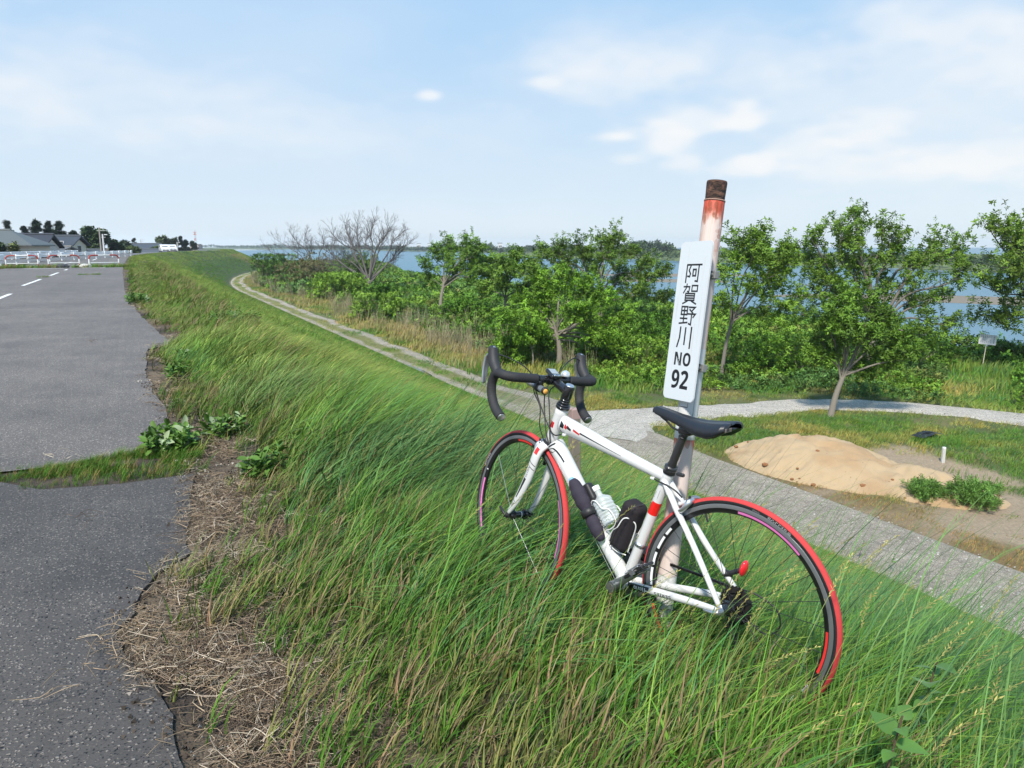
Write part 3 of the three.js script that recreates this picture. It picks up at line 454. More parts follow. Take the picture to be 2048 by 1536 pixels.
// cranks and pedals
{
  const tip = V(0.269, 0.05, 0), d = V().subVectors(tip, BB).normalize();
  for (const s of [-1, 1]) {
    const c = sub('crank', bike), e = s < 0 ? tip : BB.clone().addScaledVector(d, -0.17), z0 = 0.062 * s, z1 = 0.082 * s;
    part('crank_arm', tube([BB.clone().setZ(z0), BB.clone().lerp(e, 0.3).setZ(z0 * 1.12), BB.clone().lerp(e, 0.75).setZ(z1), e.clone().setZ(z1)], [0.0165, 0.0135, 0.0125, 0.0145], { n: 12, steps: 14, flat: [0.62, 1] }), s < 0 ? std(rgb(0.30, 0.31, 0.32), 0.38, { metalness: 0.85 }) : black, c);
    part('crank_boss', new THREE.CylinderGeometry(0.0185, 0.0185, 0.045, 24).rotateX(Math.PI / 2).translate(BB.x, BB.y, 0.066 * s), std(rgb(0.27, 0.28, 0.29), 0.4, { metalness: 0.85 }), c);
    part('crank_bolt', new THREE.CylinderGeometry(0.0115, 0.0115, 0.004, 16).rotateX(Math.PI / 2).translate(BB.x, BB.y, 0.0895 * s), std(rgb(0.2, 0.2, 0.17), 0.5, { metalness: 0.7 }), c);
    const p = sub('pedal', bike), o = V(e.x, e.y, 0), put = (g) => g.rotateZ(-0.75).translate(o.x, o.y, 0);
    part('pedal_axle', new THREE.CylinderGeometry(0.006, 0.009, 0.085, 12).rotateX(Math.PI / 2).translate(e.x, e.y, 0.125 * s), steel, p);
    part('pedal_body', put(merge([box(0.030, 0.026, 0.054, 0, 0, 0.128 * s, 0.008), box(0.020, 0.010, 0.050, 0.042, 0, 0.128 * s, 0.004), box(0.020, 0.010, 0.050, -0.042, 0, 0.128 * s, 0.004), box(0.085, 0.012, 0.008, 0, 0, 0.154 * s, 0.003), box(0.085, 0.012, 0.008, 0, 0, 0.103 * s, 0.003)])), gloss, p);
    part('pedal_plate', put(merge([box(0.062, 0.004, 0.006, 0.0, 0.008, 0.159 * s, 0.001), box(0.05, 0.003, 0.014, 0.012, 0.0145, 0.13 * s, 0.001)])), alloy, p);
  }
}
// seat post and saddle
part('seat_post', [tube([onSeat(0.44), onSeat(0.475), onSeat(0.48), onSeat(0.605)], [0.0155, 0.0155, 0.0136, 0.0136], { n: 18 }), tube([onSeat(0.453), onSeat(0.468)], 0.0215, { n: 18 }), tube([onSeat(0.572), onSeat(0.578)], 0.0148, { n: 18 }), tube([onSeat(0.585), onSeat(0.591)], 0.0148, { n: 18 }), box(0.028, 0.012, 0.014, 0.235, 0.358, 0, 0.004)], phys(rgb(0.02, 0.02, 0.022), 0.42, { clearcoat: 0.5 }), bike);
part('seat_clamp', [box(0.046, 0.026, 0.052, 0.226, 0.507, 0, 0.008), box(0.024, 0.016, 0.060, 0.212, 0.522, 0, 0.006)], gloss, bike);
{
  const saddle = sub('saddle', bike);
  const st = [[0.362, 0.556, 0.006, 0.010], [0.357, 0.562, 0.016, 0.020], [0.345, 0.565, 0.0205, 0.028], [0.31, 0.562, 0.0225, 0.033], [0.26, 0.555, 0.027, 0.036], [0.215, 0.551, 0.037, 0.042], [0.17, 0.551, 0.052, 0.050], [0.13, 0.556, 0.064, 0.054], [0.10, 0.562, 0.069, 0.050], [0.08, 0.566, 0.068, 0.040], [0.068, 0.566, 0.058, 0.030], [0.063, 0.562, 0.040, 0.018]];
  const c = new THREE.CatmullRomCurve3(st.map((s) => V(s[0], s[1], 0))), pr = (t) => { const q = t * (st.length - 1), i = Math.min(st.length - 2, Math.floor(q)), f = q - i; return [0, 1, 2, 3].map((k) => lerp(st[i][k], st[i + 1][k], f)); };
  part('saddle_cover', grid(29, 45, (i, j) => {
    const t = j / 44, [x, y, w, h] = pr(t), a = i / 28 * Math.PI * 2 - Math.PI, ca = Math.cos(a), sa = Math.sin(a), z = w * Math.sign(sa) * Math.pow(Math.abs(sa), 0.75);
    let yy = ca > 0 ? y - 0.012 * (1 - Math.pow(ca, 0.6)) - 0.35 * h * Math.pow(Math.abs(sa), 5) : y - h * 0.42 - h * 0.58 * Math.pow(-ca, 0.35) * (Math.abs(z) / w > 0.55 ? 1 : 0.55);
    if (ca > 0.2) yy -= 0.007 * Math.exp(-((z / 0.010) ** 2)) * smooth(0.45, 0.75, t) + 0.003 * Math.exp(-((z / 0.008) ** 2));
    const notch = t > 0.86 ? 0.016 * Math.exp(-((z / 0.016) ** 2)) * smooth(0.86, 1, t) : 0;
    return { p: [x + notch, yy, z] };
  }), phys(rgb(0.016, 0.018, 0.024), 0.36, { sheen: 0.2, bumpMap: grainMap, bumpScale: 0.0003 }), saddle);
  for (const s of [-1, 1]) part('saddle_rail', tube([[0.33, 0.535, 0.008 * s], [0.30, 0.524, 0.014 * s], [0.265, 0.508, 0.021 * s], [0.19, 0.506, 0.022 * s], [0.14, 0.513, 0.028 * s], [0.095, 0.535, 0.034 * s]], 0.0036, { steps: 24, n: 8 }), black, saddle);
  part('tail_badge', box(0.003, 0.012, 0.036, 0.066, 0.546, -0.035, 0.001).rotateY(0.0), std(rgb(0.16, 0.13, 0.11), 0.5), saddle);
}
// stem, bars, hoods, levers: local u forward, v up, z across, turned with the steering
{
  const C = V(0.8547, 0.5677, 0), rt = 0.1562, L = (u, v, z) => V(C.x + u * Math.cos(rt) - v * Math.sin(rt), C.y + u * Math.sin(rt) + v * Math.cos(rt), z), T = (pts, r, o) => steered(tube(pts.map((p) => L(...p)), r, o));
  const top = HTOP.clone().addScaledVector(AXU, 0.066);
  for (const [a, b, r] of [[0.0, 0.012, 0.0265], [0.012, 0.020, 0.023], [0.021, 0.030, 0.0195], [0.031, 0.040, 0.0195], [0.041, 0.048, 0.0195]]) part('headset_spacer', steered(tube([HTOP.clone().addScaledVector(AXU, a), HTOP.clone().addScaledVector(AXU, b)], r, { n: 20 })), gloss, bike);
  part('stem', steered(merge([tube([HTOP.clone().addScaledVector(AXU, 0.047), HTOP.clone().addScaledVector(AXU, 0.09)], [0.0205, 0.0195], { n: 18 }), tube([top, C], [0.0175, 0.016], { n: 16, steps: 6 }), tube([C.clone().add(V(0, 0, -0.023)), C.clone().add(V(0, 0, 0.023))], 0.0205, { n: 18, ref: V(0, 1, 0) })])), gloss, bike);
  part('top_cap', steered(tube([HTOP.clone().addScaledVector(AXU, 0.090), HTOP.clone().addScaledVector(AXU, 0.096)], [0.019, 0.015], { n: 18 })), alloy, bike);
  const bar = sub('handlebar', bike), wrap = (t) => 0.0176 + 0.0010 * ((t * 46) % 1);
  part('bar_tube', T([[0, 0, -0.075], [0, 0, 0.075]], 0.0148, { n: 16, ref: V(0, 1, 0), steps: 4 }), gloss, bar);
  for (const s of [-1, 1]) {
    part('bar_tape', T([[0, 0, 0.072 * s], [0, 0, 0.13 * s], [0.003, 0, 0.175 * s], [0.02, -0.001, 0.2 * s], [0.05, -0.003, 0.2065 * s], [0.078, -0.014, 0.2065 * s], [0.092, -0.045, 0.206 * s], [0.086, -0.085, 0.205 * s], [0.058, -0.122, 0.203 * s], [0.022, -0.143, 0.2015 * s], [-0.012, -0.153, 0.2 * s]], wrap, { n: 14, steps: 150, ref: V(0, 1, 0) }), tape, bar);
    part('bar_end_plug', T([[-0.012, -0.153, 0.2 * s], [-0.017, -0.1545, 0.2 * s]], 0.0152, { n: 16, ref: V(0, 1, 0) }), s < 0 ? alloy : steel, bar);
    part('tape_band', T([[0, 0, 0.070 * s], [0, 0, 0.084 * s]], 0.0172, { n: 16, ref: V(0, 1, 0) }), gloss, bar);
    const br = sub('brake_lever', bike);
    part('hood', T([[0.055, -0.012, 0.2065 * s], [0.085, 0.004, 0.206 * s], [0.112, 0.024, 0.2055 * s], [0.130, 0.052, 0.205 * s], [0.137, 0.070, 0.2045 * s], [0.136, 0.076, 0.2045 * s]], [0.0165, 0.0205, 0.0215, 0.0205, 0.0195, 0.010], { n: 14, steps: 24, ref: V(0, 0, 1) }), std(rgb(0.024, 0.025, 0.028), 0.62), br);
    part('lever_blade', T([[0.139, 0.050, 0.207 * s], [0.150, 0.030, 0.211 * s], [0.146, -0.005, 0.217 * s], [0.130, -0.045, 0.223 * s], [0.121, -0.066, 0.226 * s]], [0.012, 0.017, 0.015, 0.0125, 0.008], { n: 10, steps: 20, flat: [1, 0.40], ref: V(0, 0, 1) }), std(rgb(0.34, 0.35, 0.36), 0.35, { metalness: 0.8 }), br);
    part('lever_cap', T([[0.128, 0.068, 0.2045 * s], [0.143, 0.066, 0.2045 * s]], [0.009, 0.011], { n: 12, ref: V(0, 0, 1) }), alloy, br);
  }
  // cables
  const cables = sub('cables', bike), cab = (...p) => part('cable', tube(p, 0.0025, { n: 6, steps: 36 }), black, cables), S = (u, v, z) => L(u, v, z).applyMatrix4(steerM);
  cab(S(0.120, 0.052, -0.192), S(0.095, 0.045, -0.15), S(0.055, 0.026, -0.10), S(0.03, -0.0, -0.075), S(0.03, -0.05, -0.05), V(0.806, 0.40, -0.026), V(0.772, 0.375, -0.029), V(0.732, 0.386, -0.028));
  cab(S(0.120, 0.052, 0.192), S(0.10, 0.066, 0.15), S(0.075, 0.05, 0.10), S(0.05, 0.015, 0.055), S(0.045, -0.05, 0.01), V(0.835, 0.42, -0.018), V(0.80, 0.35, -0.032), V(0.776, 0.322, -0.03));
  cab(S(0.02, -0.012, -0.06), S(0.045, -0.06, -0.045), V(0.858, 0.46, -0.025), V(0.853, 0.395, -0.026), V(0.835, 0.35, -0.022), V(0.823, 0.325, -0.02));
  cab(S(0.02, -0.012, 0.05), S(0.03, -0.05, 0.02), V(0.815, 0.475, -0.022), V(0.80, 0.43, -0.03), V(0.79, 0.36, -0.032), V(0.784, 0.325, -0.028));
  part('brake_cable_loop', tube([[0.325, 0.322, -0.012], [0.30, 0.322, -0.024], [0.265, 0.318, -0.024], [0.235, 0.305, -0.016], [0.214, 0.288, -0.008]], 0.0027, { n: 6, steps: 24 }), black, cables);
  part('shift_cable', tube([[0.772, 0.312, -0.03], [0.60, 0.115, -0.031], [0.43, -0.07, -0.028]], 0.0010, { n: 5 }), steel, cables);
  // cycle computer on the stem
  const comp = sub('cycle_computer', bike), put = (g, u, v, z) => { g.rotateZ(rt + 0.25); const p = L(u, v, z); return steered(g.translate(p.x, p.y, p.z)); };
  part('computer_case', put(merge([box(0.058, 0.016, 0.044, 0, 0, 0, 0.006)]), -0.010, 0.026, -0.012), gloss, comp);
  part('computer_screen', put(box(0.034, 0.0015, 0.030, 0.004, 0.0085, 0, 0.0005), -0.010, 0.026, -0.012), phys(rgb(0.30, 0.34, 0.36), 0.12), comp);
  part('computer_button', put(merge([box(0.010, 0.004, 0.012, -0.024, 0.008, 0.008, 0.001), box(0.010, 0.004, 0.012, -0.024, 0.008, -0.008, 0.001)]), -0.010, 0.026, -0.012), alloy, comp);
  part('bell', steered(new THREE.SphereGeometry(0.019, 18, 12, 0, 7, 0, 1.75).applyMatrix4(new THREE.Matrix4().makeTranslation(...L(-0.006, 0.022, 0.047).toArray()))), std(rgb(0.75, 0.76, 0.78), 0.22, { metalness: 0.6 }), bike);
  // torch held under the bar, and a dark lamp on the other side
  const torch = sub('torch', bike), tq = (z0) => [L(0.062, -0.036, z0), L(-0.046, -0.030, z0)];
  const [ta, tb] = tq(-0.055), seg = (a, b, r0, r1, z = -0.055) => steered(tube([L(a, -0.034, z), L(b, -0.034, z)], [r0, r1], { n: 18 }));
  part('torch_head', seg(0.070, 0.030, 0.0165, 0.0135), alloy, torch); part('torch_body', seg(0.029, -0.036, 0.0125, 0.0125), std(rgb(0.36, 0.42, 0.48), 0.35, { metalness: 0.7 }), torch); part('torch_mount', merge([seg(0.016, -0.010, 0.0165, 0.0165), steered(tube([L(0.003, -0.034, -0.055), L(0, 0, -0.055)], 0.014, { n: 10 }))]), black, torch);
  part('torch_tail', seg(-0.037, -0.047, 0.0142, 0.0138), black, torch); part('torch_switch', seg(-0.0465, -0.051, 0.0105, 0.009), std(rgb(0.85, 0.42, 0.08), 0.5), torch);
  const lamp = sub('bar_lamp', bike);
  part('lamp_body', seg(0.05, -0.034, 0.015, 0.0125, 0.062), gloss, lamp); part('lamp_bracket', merge([steered(tube([L(0, -0.034, 0.062), L(0, 0, 0.058)], 0.011, { n: 10 })), seg(0.004, -0.012, 0.0165, 0.0165, 0.062)]), black, lamp);
}
// calliper brakes
for (const [o, f, front] of [[V(CROWN.x + 0.030, CROWN.y - 0.028, 0), 1, true], [V(0.190, 0.276, 0), -1, false]]) {
  const b = sub('brake_calliper', bike), P = (x, y, z) => V(o.x + x * f, o.y + y, z), put = (g) => (front ? steered(g) : g), ax = front ? [0.012, -0.052] : [-0.026, -0.030];
  part('calliper_arm', put(merge([tube([P(0.006, 0.012, 0.022), P(0.014, 0.020, 0.0), P(0.014, 0.010, -0.028), P(0.010 + ax[0] * 0.5, -0.018, -0.034), P(0.004 + ax[0], ax[1], -0.026)], [0.007, 0.009, 0.009, 0.0075, 0.006], { steps: 18, n: 10, flat: [0.8, 1.1] })])), alloy, b);
  part('calliper_arm', put(tube([P(0.008, 0.016, -0.024), P(0.018, 0.022, 0.0), P(0.016, 0.008, 0.030), P(0.010 + ax[0] * 0.5, -0.02, 0.034), P(0.004 + ax[0], ax[1], 0.026)], [0.006, 0.008, 0.008, 0.0075, 0.006], { steps: 18, n: 10 })), steel, b);
  for (const s of [-1, 1]) part('brake_pad', put(box(0.052, 0.011, 0.012, 0, 0, 0, 0.003).rotateZ(front ? -1.2 : 0.85).translate(o.x + ax[0] * f, o.y + ax[1], 0.0175 * s)), s < 0 && !front ? std(rgb(0.12, 0.13, 0.14), 0.5) : black, b);
  part('pivot_bolt', put(tube([P(-0.012, 0, 0), P(0.026, 0, 0)], 0.0065, { n: 10 })), black, b);
  part('barrel_adjuster', put(tube([P(0.010, 0.004, -0.024), P(0.012, 0.030, -0.022)], 0.0042, { n: 8 })), black, b);
}
// red rear lamp clipped to the far seat stay
{
  const l = sub('rear_lamp', bike);
  part('lamp_clip', [tube([[0.062, 0.075, 0.042], [0.052, 0.066, 0.062]], 0.012, { n: 10 }), tube([[0.055, 0.072, 0.052], [0.012, 0.098, 0.060]], 0.008, { n: 8 })], black, l);
  const g = new THREE.SphereGeometry(1, 24, 16).scale(0.011, 0.028, 0.020).rotateZ(0.15).translate(0.008, 0.104, 0.060);
  part('lamp_lens', g, phys(rgb(0.75, 0.02, 0.03), 0.18, { clearcoat: 0.6 }), l);
}
// bottle cages of white wire
const DT = V(0.67, 0.742, 0).normalize(), DN = V(-0.742, 0.67, 0).normalize(), onDown = (t, n, z) => BB.clone().addScaledVector(DT, t).addScaledVector(DN, n).setZ(z);
const SN = V(SD.y, -SD.x, 0), onS = (t, n, z) => BB.clone().addScaledVector(SD, t).addScaledVector(SN, n).setZ(z);
function cage(name, P, t0, t1, r) {
  const c = sub(name, bike), wire = (pts) => tube(pts, 0.0023, { n: 7, steps: 50 }), m = 0.034 + r;
  part('cage_wire', [wire([P(t0 - 0.004, m - r - 0.004, -0.012), P(t0 - 0.010, m, -0.020), P(t0, m + r + 0.002, -0.022), P(t0 + 0.05, m + r + 0.001, -0.026), P(lerp(t0, t1, 0.62), m + 0.016, -r - 0.004), P(t1 - 0.004, m + 0.004, -r - 0.004), P(t1 + 0.006, m - 0.014, -r), P(t1 - 0.004, m - r - 0.002, -0.024), P(lerp(t0, t1, 0.5), m - r - 0.004, -0.011), P(t0 + 0.01, m - r - 0.005, -0.010)]),
    wire([P(t0 - 0.004, m - r - 0.004, 0.012), P(t0 - 0.010, m, 0.020), P(t0, m + r + 0.002, 0.022), P(t0 + 0.05, m + r + 0.001, 0.026), P(lerp(t0, t1, 0.62), m + 0.016, r + 0.004), P(t1 - 0.004, m + 0.004, r + 0.004), P(t1 + 0.006, m - 0.014, r), P(t1 - 0.004, m - r - 0.002, 0.024), P(lerp(t0, t1, 0.5), m - r - 0.004, 0.011)]),
    wire([P(t0, m + r + 0.002, -0.022), P(t0 - 0.003, m + r + 0.003, 0), P(t0, m + r + 0.002, 0.022)])], phys(rgb(0.78, 0.78, 0.76), 0.3), c);
  part('cage_plate', box(0.06, 0.004, 0.022, 0, 0, 0, 0.001).applyQuaternion(new THREE.Quaternion().setFromUnitVectors(V(1, 0, 0), P(1, 0, 0).sub(P(0, 0, 0)).normalize())).translate(...P(lerp(t0, t1, 0.4), m - r - 0.003, 0).toArray()), std(rgb(0.55, 0.55, 0.54), 0.5), c);
}
cage('bottle_cage', onDown, 0.185, 0.285, 0.031);
cage('bottle_cage', onS, 0.095, 0.225, 0.035);

// things the bicycle carries
const carried = (o) => { o.position.copy(bike.position); o.quaternion.copy(bike.quaternion); return o; };
{
  const b = carried(thing('water_bottle', 'small clear plastic water bottle with white cap in the down tube cage', 'bottle'));
  const n = 41, prof = (t) => { let r = 0.029; r += 0.0016 * Math.sin(t * 62) * smooth(0.06, 0.1, t) * (1 - smooth(0.62, 0.66, t)); r = lerp(r, 0.012, smooth(0.70, 0.86, t)); r *= smooth(-0.04, 0.03, t); return r; };
  const shell = (k) => grid(33, n, (i, j) => { const a = i / 32 * Math.PI * 2, t = j / (n - 1), q = Math.pow(Math.abs(Math.cos(a)) ** 5 + Math.abs(Math.sin(a)) ** 5, -0.2), sq = lerp(q, 1, smooth(0.7, 0.85, t)), r = prof(t) * k; return { p: [onDown(0.192 + t * 0.128, 0.066 + Math.cos(a) * r * sq, 0)].map((p) => [p.x, p.y, Math.sin(a) * r * sq])[0] }; });
  part('bottle_body', shell(1), phys(rgb(0.86, 0.90, 0.90), 0.22, { transmission: 0.55, thickness: 0, ior: 1.45 }), b);
  part('water', grid(25, 12, (i, j) => { const a = i / 24 * Math.PI * 2, t = j / 11, r = j === 0 || j === 11 ? 0.0005 : 0.0265, p = onDown(0.196 + t * 0.055, 0.066 + Math.cos(a) * r, 0); return { p: [p.x, p.y, Math.sin(a) * r] }; }), phys(rgb(1, 1, 1), 0.02, { transmission: 1, thickness: 0.05, ior: 1.33 }), b);
  part('bottle_cap', tube([onDown(0.318, 0.066, 0), onDown(0.336, 0.066, 0)], 0.0145, { n: 20 }), std(rgb(0.82, 0.82, 0.82), 0.4), b);
  const t = carried(thing('tool_case', 'black zipped soft tool case in the seat tube cage', 'case')), cloth = std(rgb(0.014, 0.010, 0.013), 0.82, { bumpMap: grainMap, bumpScale: 0.0008 });
  const q = new THREE.Quaternion().setFromUnitVectors(V(0, 1, 0), SD), c = onS(0.187, 0.070, 0);
  part('case_body', [new RoundedBoxGeometry(0.074, 0.186, 0.074, 5, 0.022).applyQuaternion(q).translate(c.x, c.y, c.z)], cloth, t);
  part('zip', [tube([onS(0.10, 0.088, -0.0376), onS(0.17, 0.086, -0.0382), onS(0.232, 0.080, -0.0380), onS(0.262, 0.066, -0.036), onS(0.277, 0.056, -0.022), onS(0.281, 0.05, 0), onS(0.277, 0.056, 0.022)], 0.0026, { n: 6, steps: 40 })], std(rgb(0.03, 0.028, 0.03), 0.5), t);
  part('zip_pull', [box(0.008, 0.022, 0.003, 0, 0, 0, 0.001).applyQuaternion(q).translate(...onS(0.205, 0.092, -0.0405).toArray())], steel, t);
  const p = carried(thing('rolled_pouch', 'dark purple-black rolled cloth pouch strapped along the down tube', 'pouch')), fold = std(rgb(0.030, 0.024, 0.040), 0.8, { bumpMap: grainMap, bumpScale: 0.001 });
  const lump = (t0, t1, r, z, n0) => tube(Array.from({ length: 15 }, (_, k) => onDown(lerp(t0, t1, k / 14), n0, z)), (t) => r * Math.pow(Math.sin(Math.PI * clamp(t * 0.90 + 0.05)), 0.42) * (1 + 0.05 * Math.sin(t * 23)), { n: 18, flat: [0.85, 1] });
  part('pouch_body', [lump(0.255, 0.395, 0.030, -0.040, 0.018), lump(0.155, 0.270, 0.026, -0.038, 0.016)], fold, p);
  part('strap', tube([onDown(0.250, 0.017, -0.039), onDown(0.276, 0.017, -0.039)], 0.0285, { n: 20, flat: [0.92, 1] }), black, p);
  part('lining', tube([onDown(0.385, 0.012, -0.036), onDown(0.404, 0.010, -0.034)], [0.019, 0.010], { n: 14, flat: [0.8, 1] }), std(rgb(0.22, 0.42, 0.60), 0.7), p);
  part('side_pocket', [box(0.05, 0.07, 0.035, 0, 0, 0, 0.012).applyQuaternion(new THREE.Quaternion().setFromUnitVectors(V(0, 1, 0), DT)).translate(...onDown(0.325, 0.038, -0.012).toArray())], black, p);
}
// ---------------------------------------------------------------- the river marker post with its sign
{
  const P0 = V(0.475, -0.12, -2.35), P1 = V(0.673, 1.705, -2.54), up = V().subVectors(P1, P0).normalize(), len = P0.distanceTo(P1);
  const post = thing('marker_post', 'leaning white steel marker post with rusted top and kilometre sign facing the road', 'marker post', P0.toArray());
  // x axis of the post frame: along the face of the sign; z: the way the sign looks (at the road)
  const zx = V(-0.89, 0, 0.455), z = zx.addScaledVector(up, -zx.dot(up)).normalize(), x = V().crossVectors(up, z);
  post.quaternion.setFromRotationMatrix(new THREE.Matrix4().makeBasis(x, up, z));
  const r = 0.0335, coat = picture(512, 2048, (c, w, h) => {
    const q = rng(77), Y = (m) => (1 - m / (len - 0.062)) * h, blot = (m, color, n, s, a) => { for (let k = 0; k < n; k++) { c.fillStyle = color; c.globalAlpha = a * q(); c.beginPath(); c.ellipse(q() * w, Y(m + (q() - 0.5) * s), 2 + q() * 22, 3 + q() * 30, 0, 0, 7); c.fill(); } c.globalAlpha = 1; };
    c.fillStyle = '#d0cecb'; c.fillRect(0, 0, w, h);
    // sheeting bands: sun-bleached red film at the top and between the two white films
    const film = (m0, m1, top) => { for (let y = Y(m1); y < Y(m0); y++) { const m = (Y(m0) - y) / (Y(m0) - Y(m1)); for (let i = 0; i < 64; i++) { const a = Math.abs(i / 64 - 0.66) * 2, n = fbm(i * 0.35 + m0 * 9, y * 0.012, 3) - 0.5, f = clamp(smooth(0.30, 0.62, a + n * 0.45) * 0.5 + smooth(0.80, 0.92, i / 64 + n * 0.14) * 0.55 + (top ? 0.95 * smooth(0.82, 0.95, m + n * 0.16) : smooth(0.93, 1.0, m + n * 0.08) * 0.7)); const red = [201, 60, 38], old = [208, 190, 182]; c.fillStyle = `rgb(${old.map((o, k) => Math.round(lerp(o, red[k], f * 0.86))).join()})`; c.fillRect(i * w / 64, y, w / 64 + 1, 1.5); } } };
    film(len - 0.55, len - 0.062, true); film(0.52, 0.99, false);
    for (let k = 0; k < 16; k++) { const xx = w * (0.40 + q() * 0.25), l = 60 + q() * 260; c.strokeStyle = `rgba(150,92,40,${0.05 + q() * 0.16})`; c.lineWidth = 2 + q() * 6; c.beginPath(); c.moveTo(xx, 0); c.lineTo(xx + (q() - 0.5) * 14, l); c.stroke(); }
    blot(len - 0.2, '#8a4a34', 60, 0.22, 0.4); blot(len - 0.3, '#cfc2ba', 50, 0.3, 0.5); blot(len - 0.10, '#7d3a1e', 90, 0.05, 0.5); blot(0.3, '#8a8478', 120, 0.6, 0.12); blot(0.99, '#6a4632', 30, 0.02, 0.4);
    c.strokeStyle = '#5d5a55'; c.lineWidth = 3; c.strokeRect(w * 0.46, Y(1.16), w * 0.16, h * 0.035); for (let k = 0; k < 5; k++) { c.fillStyle = '#6b6862'; c.fillRect(w * (0.48 + k * 0.026), Y(1.155), 5, h * (0.008 + q() * 0.012)); }
    c.beginPath(); c.moveTo(w * 0.72, Y(1.18)); c.lineTo(w * 0.72, Y(1.0)); c.stroke();
  });
  part('pipe', tube([[0, 0, 0], [0, len - 0.062, 0]], r, { n: 36, steps: 8, ref: V(0, 0, 1) }), std(0xffffff, 0.5, { map: coat, bumpMap: grainMap, bumpScale: 0.0006 }), post);
  const rust = pixels(256, 256, (i, j) => { const a = tiled(i / 16, j / 16, 16), b = tiled(i / 5, j / 5, 51), k = 0.55 + 0.8 * (a - 0.5) + 0.6 * (b - 0.5); return [0.40 * k + 0.06, 0.28 * k + 0.05, 0.22 * k + 0.05]; }, true);
  const cap = part('rusted_top', tube([[0, len - 0.064, 0], [0, len - 0.059, 0], [0, len - 0.035, 0], [0, len - 0.006, 0], [0, len, 0]], [0.0325, 0.0315, 0.0325, 0.0335, 0.032], { n: 32, steps: 16, ref: V(0, 0, 1) }), std(0xffffff, 0.9, { map: rust, bumpMap: rust, bumpScale: 0.004 }), post);
  part('film_edge', [tube([[0, len - 0.066, 0], [0, len - 0.061, 0]], 0.0345, { n: 32, ref: V(0, 0, 1) })], std(rgb(0.35, 0.22, 0.17), 0.7), post);
  part('film_band', tube([[0, 0.99, 0], [0, 1.045, 0]], 0.0342, { n: 36, ref: V(0, 0, 1) }), std(rgb(0.62, 0.63, 0.63), 0.4), post);
  // the sign: a folded white plate, print on its face
  const W = 0.155, H = 0.525, y0 = 1.118, sign = sub('sign_plate', post);
  const shape = (w, h, rr) => { const s = new THREE.Shape(); s.moveTo(-w / 2 + rr, 0); s.lineTo(w / 2 - rr, 0); s.absarc(w / 2 - rr, rr, rr, -Math.PI / 2, 0); s.lineTo(w / 2, h - rr); s.absarc(w / 2 - rr, h - rr, rr, 0, Math.PI / 2); s.lineTo(-w / 2 + rr, h); s.absarc(-w / 2 + rr, h - rr, rr, Math.PI / 2, Math.PI); s.lineTo(-w / 2, rr); s.absarc(-w / 2 + rr, rr, rr, Math.PI, Math.PI * 1.5); return s; };
  part('plate', new THREE.ExtrudeGeometry(shape(W, H, 0.018), { depth: 0.002, bevelEnabled: true, bevelSize: 0.0006, bevelThickness: 0.0006, bevelSegments: 2, curveSegments: 8 }).translate(0, y0, 0.048), std(rgb(0.55, 0.57, 0.585), 0.42), sign);
  const face = new THREE.ShapeGeometry(shape(W - 0.002, H - 0.002, 0.017), 8), uv = face.attributes.uv, fp = face.attributes.position; for (let k = 0; k < uv.count; k++) uv.setXY(k, fp.getX(k) / W + 0.5, fp.getY(k) / H);
  const print = picture(512, 1734, (c, w, h) => {
    c.fillStyle = '#d0d5d8'; c.fillRect(0, 0, w, h); c.strokeStyle = '#15161a'; c.lineCap = 'square'; c.lineJoin = 'miter';
    const K = (cx, cy, sw, sh, lw, ...lines) => { c.lineWidth = lw; for (const l of lines) { c.beginPath(); for (let i = 0; i < l.length; i += 2) { const px = cx + (l[i] - 50) / 100 * sw, py = cy + (l[i + 1] - 50) / 100 * sh; i ? c.lineTo(px, py) : c.moveTo(px, py); } c.stroke(); } };
    const cx = w * 0.485;
    K(cx, h * 0.197, 250, 214, 20, [10, 10, 10, 98], [10, 10, 36, 10, 25, 38, 36, 56, 32, 70, 20, 68], [44, 10, 102, 10], [86, 12, 86, 94, 72, 92], [52, 34, 70, 34, 70, 66, 52, 66, 52, 34]);
    K(cx, h * 0.330, 244, 216, 18, [4, 14, 42, 14, 39, 40, 30, 38], [22, 2, 20, 20, 5, 44], [58, 8, 94, 8, 94, 36, 58, 36, 58, 8], [20, 48, 80, 48, 80, 82, 20, 82, 20, 48], [20, 59, 80, 59], [20, 71, 80, 71], [36, 86, 8, 99], [64, 86, 94, 99]);
    K(cx, h * 0.465, 250, 214, 19, [8, 6, 46, 6, 46, 46, 8, 46, 8, 6], [8, 26, 46, 26], [27, 6, 27, 88], [6, 66, 48, 66], [2, 92, 52, 86], [56, 8, 94, 8, 76, 27], [62, 20, 82, 36], [54, 42, 100, 42, 88, 58], [77, 42, 77, 96, 64, 92]);
    K(cx, h * 0.602, 224, 222, 23, [12, 4, 12, 54, 0, 98], [50, 6, 50, 84], [92, 2, 92, 100]);
    c.fillStyle = '#15161a'; c.textAlign = 'center'; c.textBaseline = 'middle';
    const word = (s, y, size, sx, f) => { c.save(); c.translate(cx + 4, y); c.scale(sx, 1); c.font = `${f} ${size}px sans-serif`; c.fillText(s, 0, 0); c.lineWidth = 3; c.strokeText(s, 0, 0); c.restore(); };
    { const q = rng(8); for (let k = 0; k < 260; k++) { c.fillStyle = `rgba(120,112,98,${0.05 + q() * 0.16})`; c.beginPath(); c.ellipse(q() * w, q() * h, 1 + q() * 3, 1 + q() * 5, 0, 0, 7); c.fill(); } for (let k = 0; k < 26; k++) { c.fillStyle = 'rgba(130,110,86,0.06)'; const x0 = q() * w, y1 = q() * h * 0.6; c.fillRect(x0, y1, 3 + q() * 9, 120 + q() * 400); } c.fillStyle = '#15161a'; }
    word('NO', h * 0.742, 198, 0.95, 'bold'); word('92', h * 0.872, 278, 0.95, 'bold');
